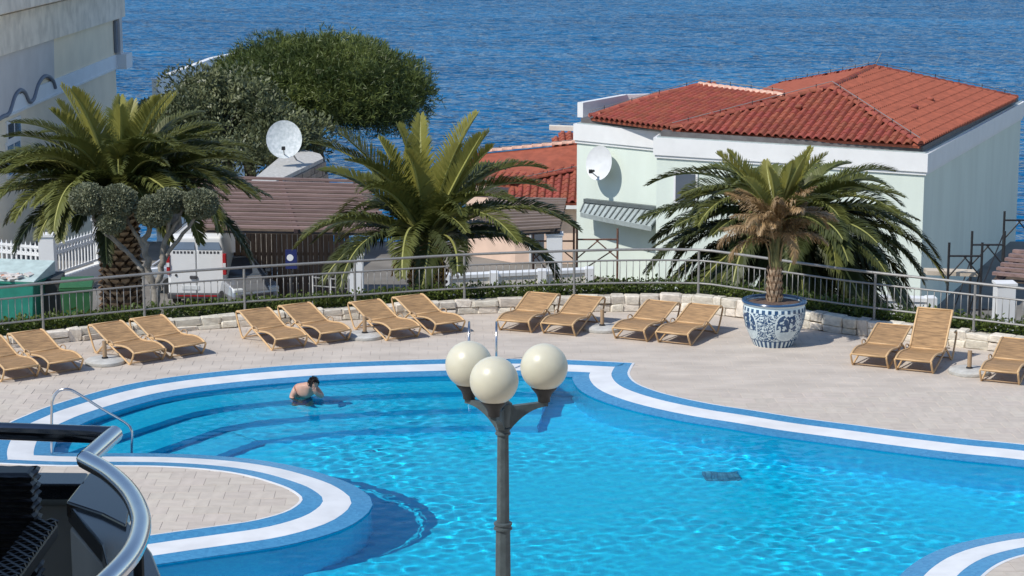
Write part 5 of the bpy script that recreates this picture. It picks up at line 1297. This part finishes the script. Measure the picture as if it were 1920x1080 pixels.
# ------------------------------------------------------------------ pool handrails
hr = thing('pool_handrail', 'bent chrome handrail at the pool steps on the left', 'handrail', P(97, 862, -.4), group='chrome pool rails')
s1, s2 = P(97, 857, WATER_Z), P(247, 843, WATER_Z); h0 = Vector((s1.x, s1.y, -.4)); c1 = Vector((s2.x, s2.y, -.75)); hr.location = h0
pth = [h0, s1, PY(97, 770, s1.y), PY(99, 748, s1.y), PY(110, 733, s1.y), PY(128, 730, s1.y), PY(146, 738, s1.y + .05), PY(190, 766, (s1.y + s2.y) / 2), PY(236, 794, s2.y), PY(246, 806, s2.y), PY(248, 820, s2.y), s2, c1]
b = MB(); b.tube([p - h0 for p in smooth_path(pth, 5)], .021, 9); b.build('bent_tube', M['chrome'], hr, smooth=True)
for p in (h0, c1): b = MB(); q = p - h0; b.tube([q, q + Vector((0, 0, .02))], .06, 12); b.build('floor_flange', M['chrome'], hr)
def ladder(label, base, head, top, gap=.5):
    o = thing('pool_ladder', label, 'pool ladder', base, head, group='chrome pool rails')
    for s in (-1, 1):
        b = MB(); b.tube(smooth_path([(s * gap / 2, .55, 0), (s * gap / 2, .55, top * .6), (s * gap / 2, .48, top * .92), (s * gap / 2, .3, top), (s * gap / 2, .05, top * .9), (s * gap / 2, -.1, top * .55), (s * gap / 2, -.12, 0), (s * gap / 2, -.12, -1.0)], 5), .021, 9); b.build('rail', M['chrome'], o, smooth=True)
    for i in range(3): b = MB(); b.box((0, -.12, -.25 - .27 * i), (gap, .09, .025)); b.build('tread', M['chrome'], o)
lp = P(905, 700, -.1); ladder('chrome pool ladder on the far edge behind the lamp globes', (lp.x, lp.y, 0), R_(0), .78)
lp2 = P(1508, 1225, 0); ladder('chrome pool ladder whose tip shows at the bottom edge of the picture', (lp2.x, lp2.y, 0), R_(160), .92)

# ------------------------------------------------------------------ swimmer
sp = P(574, 741, WATER_Z); person = thing('person', 'bare-chested swimmer with short dark hair bending forward in the pool', 'person', (sp.x, sp.y, -1.10)); PO = Vector((sp.x, sp.y, -1.05))
def S(px, py, dy=0.0): return PY(px, py, sp.y + dy) - PO
J = {'pelvis': (Vector((-.10, .12, .55)), .155), 'waist': (S(560, 746, .05), .15), 'chest': (S(567, 730, -.05), .165), 'upper': (S(574, 722, -.12), .145), 'neck': (S(583, 717, -.2), .062), 'headb': (S(586.5, 714, -.24), .085),
     'shl': (S(556, 724, -.1), .085), 'ell': (S(546, 741, -.15), .052), 'wrl': (S(556, 753, -.3), .038), 'hal': (S(562, 757, -.36), .032),
     'shr': (S(592, 724, -.1), .08), 'elr': (S(604, 738, -.25), .05), 'wrr': (S(593, 733, -.42), .036), 'har': (S(590, 727, -.44), .03),
     'hipl': (Vector((-.2, .1, .5)), .11), 'knl': (Vector((-.18, -.05, .28)), .075), 'anl': (Vector((-.2, .15, .05)), .05), 'tol': (Vector((-.2, -.05, .03)), .04),
     'hipr': (Vector((.03, .1, .5)), .11), 'knr': (Vector((.06, -.08, .28)), .075), 'anr': (Vector((.05, .12, .05)), .05), 'tor': (Vector((.06, -.08, .03)), .04)}
ED = [('pelvis', 'waist'), ('waist', 'chest'), ('chest', 'upper'), ('upper', 'neck'), ('neck', 'headb'), ('upper', 'shl'), ('shl', 'ell'), ('ell', 'wrl'), ('wrl', 'hal'), ('upper', 'shr'), ('shr', 'elr'), ('elr', 'wrr'), ('wrr', 'har'),
      ('pelvis', 'hipl'), ('hipl', 'knl'), ('knl', 'anl'), ('anl', 'tol'), ('pelvis', 'hipr'), ('hipr', 'knr'), ('knr', 'anr'), ('anr', 'tor')]
names = list(J); vv = [J[k][0] for k in names]; rad_ = [J[k][1] for k in names]; ed = [(names.index(a), names.index(c)) for a, c in ED]
for w_, h_ in (('wrl', 'hal'), ('wrr', 'har')):            # fingers
    W0, H0 = J[w_][0], J[h_][0]; d = (H0 - W0).normalized(); s_ = d.orthogonal().normalized()
    for i in range(5):
        off = s_ * (i - 2) * .017 if i < 4 else s_ * .045; k0 = len(vv); ln = (.05, .075, .08, .07, .05)[i]
        vv += [H0 + off * .8 + d * ln * .5, H0 + off + d * ln + Vector((0, 0, -.015))]; rad_ += [.0095, .008]; ed += [(names.index(h_), k0), (k0, k0 + 1)]
me = bpy.data.meshes.new('body'); me.from_pydata([tuple(p) for p in vv], ed, []); body = link('body', me, person); me.materials.append(M['skin'])
sk = body.modifiers.new('skin', 'SKIN'); 
for i, q in enumerate(me.skin_vertices[0].data): q.radius = (rad_[i], rad_[i])
me.skin_vertices[0].data[0].use_root = True; sk.use_smooth_shade = True
sb = body.modifiers.new('sub', 'SUBSURF'); sb.levels = 2; sb.render_levels = 2
hc = S(587.5, 714.5, -.29); fd = Vector((.45, -.75, -.35)).normalized()       # face looks down towards the hand
hd = MB(); n1, n2 = 18, 14; q = fd.to_track_quat('Y', 'Z').to_matrix()
for i in range(n2 + 1):
    t = math.pi * i / n2
    for j in range(n1):
        a = 2 * math.pi * j / n1; x, y, z = math.sin(t) * math.cos(a), math.sin(t) * math.sin(a), math.cos(t)
        r = Vector((x * .075, y * .095, z * .118)); 
        if z < -.1: r.x *= 1 + z * .25; r.y *= 1 + z * .12
        if y > .8 and abs(x) < .3: r.y += .022 * max(0, 1 - abs(z + .1) * 4) + .008 * max(0, 1 - abs(z + .5) * 6)
        if y > .55 and .15 < abs(x) < .6 and -.02 < z < .22: r.y -= .012
        hd.v.append(tuple(hc + q @ r))
for i in range(n2):
    for j in range(n1): hd.f.append((i * n1 + j, i * n1 + (j + 1) % n1, (i + 1) * n1 + (j + 1) % n1, (i + 1) * n1 + j)); hd.m.append(0)
hdo = hd.build('head', M['skin'], person, smooth=True)
for s in (-1, 1): b = MB(); b.lathe([(.012, -.03), (.02, 0), (.012, .03)], 8); b.v = [tuple(hc + q @ (Vector(p) + Vector((s * .078, -.01, -.01)))) for p in b.v]; b.build('ear', M['skin'], hdo, smooth=True)
rsn = np.random.RandomState(2); d = rsn.normal(size=(2600, 3)); d /= np.linalg.norm(d, axis=1)[:, None]; d = d[(d[:, 2] > -.15) & ((d[:, 1] < .35) | (d[:, 2] > .55))]
Q = np.array(q); co = np.array(hc) + (d * np.array([.083, .103, .125])) @ Q.T
v, f = leaf_cloud(co, .028, rsn, .3, (d @ Q.T) * .6 + np.array([0, 0, -.3])); hm = link('hair', np_mesh('hair', [(v, f, 0)], [M['hair']]), person)
hb_ = MB()
for i in range(8):
    t = math.pi * .56 * i / 7
    for j in range(16): a = 2 * math.pi * j / 16; x, y, z = math.sin(t) * math.cos(a), math.sin(t) * math.sin(a), math.cos(t); y2 = min(y, .62 if z < .6 else 1); hb_.v.append(tuple(hc + q @ Vector((x * .081, y2 * .100, z * .124))))
for i in range(7):
    for j in range(16): hb_.f.append((i * 16 + j, i * 16 + (j + 1) % 16, (i + 1) * 16 + (j + 1) % 16, (i + 1) * 16 + j)); hb_.m.append(0)
hb_.build('hair_cap', M['hair'], hm, smooth=True)
b = MB(); b.lathe([(.17, .36), (.185, .5), (.18, .66), (.165, .72)], 18, (-.09, .11, 0)); b.build('swim_shorts', M['shorts'], person, smooth=True)

# ------------------------------------------------------------------ neighbouring balcony at the lower left
zR = PY(222, 816, 6.0).z
bal = thing('balcony_railing', 'polished steel balcony handrail curving round the lower left corner', 'railing', P(222, 816, zR) * 1.0); BO = P(222, 816, zR)
r1 = [P(-420, 796, zR), P(-200, 802, zR), P(0, 808, zR), P(212, 816, zR)]
b = MB(); b.tube([p - BO for p in r1], .0265, 14); b.build('straight_rail', M['steel_dark_reflect'], bal, smooth=True)
cor, near_ = P(207, 822, zR), P(163, 857, zR)
b = MB(); b.tube([P(214, 814, zR) - BO, P(160, 862, zR) - BO], .0265, 14); b.build('return_rail', M['chrome'], bal, smooth='auto')
cv = smooth_path([P(160, 862, zR), P(205, 888, zR), P(243, 925, zR), P(262, 965, zR), P(262, 1000, zR), P(245, 1040, zR), P(205, 1085, zR), P(140, 1140, zR), P(40, 1200, zR)], 8)
b = MB(); b.tube([p - BO for p in cv], .0265, 14); b.build('curved_rail', M['chrome'], bal, smooth='auto')
def bpost(px, py, zb):
    p = P(px, py, zR); b = MB(); b.tube([p - BO, Vector((p.x, p.y, zb)) - BO], .014, 8); po = b.build('post', M['iron'], bal, smooth='auto')
    b = MB(); b.lathe([(.045, 0), (.045, .008), (.03, .012)], 20, Vector((p.x, p.y, zb)) - BO); b.build('flange', M['chrome'], po, smooth='auto')
zC = zR - .17
bpost(258, 1005, zC); bpost(-60, 806, zC - .12); bpost(150, 1132, zC)
# granite-capped parapet under the rail
par = thing('balcony_parapet', 'low balcony wall capped with polished black granite, lower left', 'parapet', Vector((BO.x, BO.y, zC - .9))); PB = Vector((BO.x, BO.y, zC - .9))
def cappoly(nm, pts, z1, th, m): b = MB(); b.prism([(p.x - PB.x, p.y - PB.y) for p in pts], z1 - th - PB.z, z1 - PB.z); return b.build(nm, M[m], par, bevel=.006)
cappoly('granite_cap', [P(-420, 880, zC), P(165, 886, zC), P(160, 908, zC), P(-420, 906, zC)], zC, .05, 'granite')
cappoly('granite_cap', [P(166, 886, zC), P(236, 892, zC), P(246, 935, zC), P(236, 985, zC), P(190, 962, zC), P(124, 940, zC)], zC, .05, 'granite')
cappoly('granite_cap', [P(126, 943, zC - .012), P(240, 975, zC - .012), P(285, 1035, zC - .012), P(330, 1150, zC - .012), P(290, 1260, zC - .012), P(200, 1170, zC - .012), P(205, 1080, zC - .012), P(190, 1020, zC - .012)], zC - .012, .06, 'granite')
cappoly('wall', [P(-420, 884, zC), P(160, 890, zC), P(232, 896, zC), P(240, 940, zC), P(280, 1040, zC), P(322, 1150, zC), P(288, 1240, zC), P(212, 1165, zC), P(214, 1080, zC), P(198, 1020, zC), P(130, 944, zC), P(155, 904, zC), P(-420, 902, zC)], zC - .075, .9, 'inner_plaster')
slab = thing('balcony_floor', 'shaded balcony floor slab under the black chair', 'balcony', Vector((-1.5, 4.5, zC - 1.05)))
b = MB(); b.bbox((-2.2, -6.4, -.2), (.45, 1.45, .15)); b.build('floor_slab', M['inner_plaster'], slab)
# black wicker chair
bx = PY(62, 880, 5.45); chair = thing('wicker_chair', 'black woven wicker armchair on the balcony, lower left', 'chair', (bx.x - .30, 5.45, zC - .9), R_(-90)); CO = Vector((bx.x - .30, 5.45, zC - .9))
zt = bx.z - CO.z; zs = zt - .34
def weave(nm, c, d, pitch=.022):       # woven panel: a core with real strands wrapped round it
    b = MB(); b.box(c, d); core = b.build(nm, M['wicker_black'], chair, bevel=.012); b = MB(); x, y, z = d[0] / 2 + .002, d[1] / 2 + .002, d[2] / 2
    if d[2] >= min(d[0], d[1]):
        k = int(d[2] / pitch)
        for i in range(k):
            zz = c[2] - z + (i + .5) * d[2] / k; pts = []; M_ = 10
            for (ax, ay, bx, by, nx_, ny_) in ((-x, -y, x, -y, 0, -1), (x, -y, x, y, 1, 0), (x, y, -x, y, 0, 1), (-x, y, -x, -y, -1, 0)):
                m_ = max(2, int(math.hypot(bx - ax, by - ay) / .025))
                for j in range(m_): t = j / m_; wv_ = .003 * (1 if (j + i) % 2 else -1) * (j > 0); pts.append((c[0] + ax + (bx - ax) * t + nx_ * wv_, c[1] + ay + (by - ay) * t + ny_ * wv_, zz))
            b.tube(pts, pitch * .36, 4, closed=True)
    else:
        k = int(d[0] / pitch)
        for i in range(k):
            xx = c[0] - d[0] / 2 + (i + .5) * d[0] / k; m_ = max(4, int(d[1] / .02)); b.tube([(xx, c[1] - d[1] / 2 + j * d[1] / m_, c[2] + d[2] / 2 + .003 * (1 if (i + j) % 2 else -1)) for j in range(m_ + 1)], pitch * .36, 4)
    b.build('strands', M['wicker_black'], core); return core
weave('backrest', (0, 0, (zt + zs) / 2 - .03), (.09, .60, zt - zs + .06))
weave('seat', (.28, 0, zs - .07), (.46, .60, .11))
weave('armrest', (.33, .335, zt - .16), (.60, .07, .05))
weave('armrest', (.33, -.335, zt - .16), (.60, .07, .05))
for x in (.62,):
    for y in (-.335, .335): b = MB(); b.box((x - .02, y, (zt - .19) / 2), (.05, .05, zt - .19)); b.build('arm_post', M['wicker_black'], chair)
for x in (-.02, .42):
    for y in (-.24, .24): b = MB(); b.box((x, y, (zs - .1) / 2 + .01), (.045, .045, max(.1, zs - .12))); b.build('leg', M['wicker_black'], chair)
# the hotel the picture is taken from: its facade stands behind the camera and shades this balcony
hot = thing('hotel_building', 'tall hotel front rising behind the viewpoint, outside the picture', 'building', (0, -6, 0))
b = MB(); b.bbox((-30, -8, 0), (14, 3.6, 24)); b.build('wall', M['hotel'], hot)
for i in range(-7, 4):
    for k in range(6): b = MB(); b.bbox((i * 3.8 - .9, 3.58, 2 + k * 3.4), (i * 3.8 + .9, 3.66, 4.2 + k * 3.4)); b.build('window', M['glass_dark'], hot)
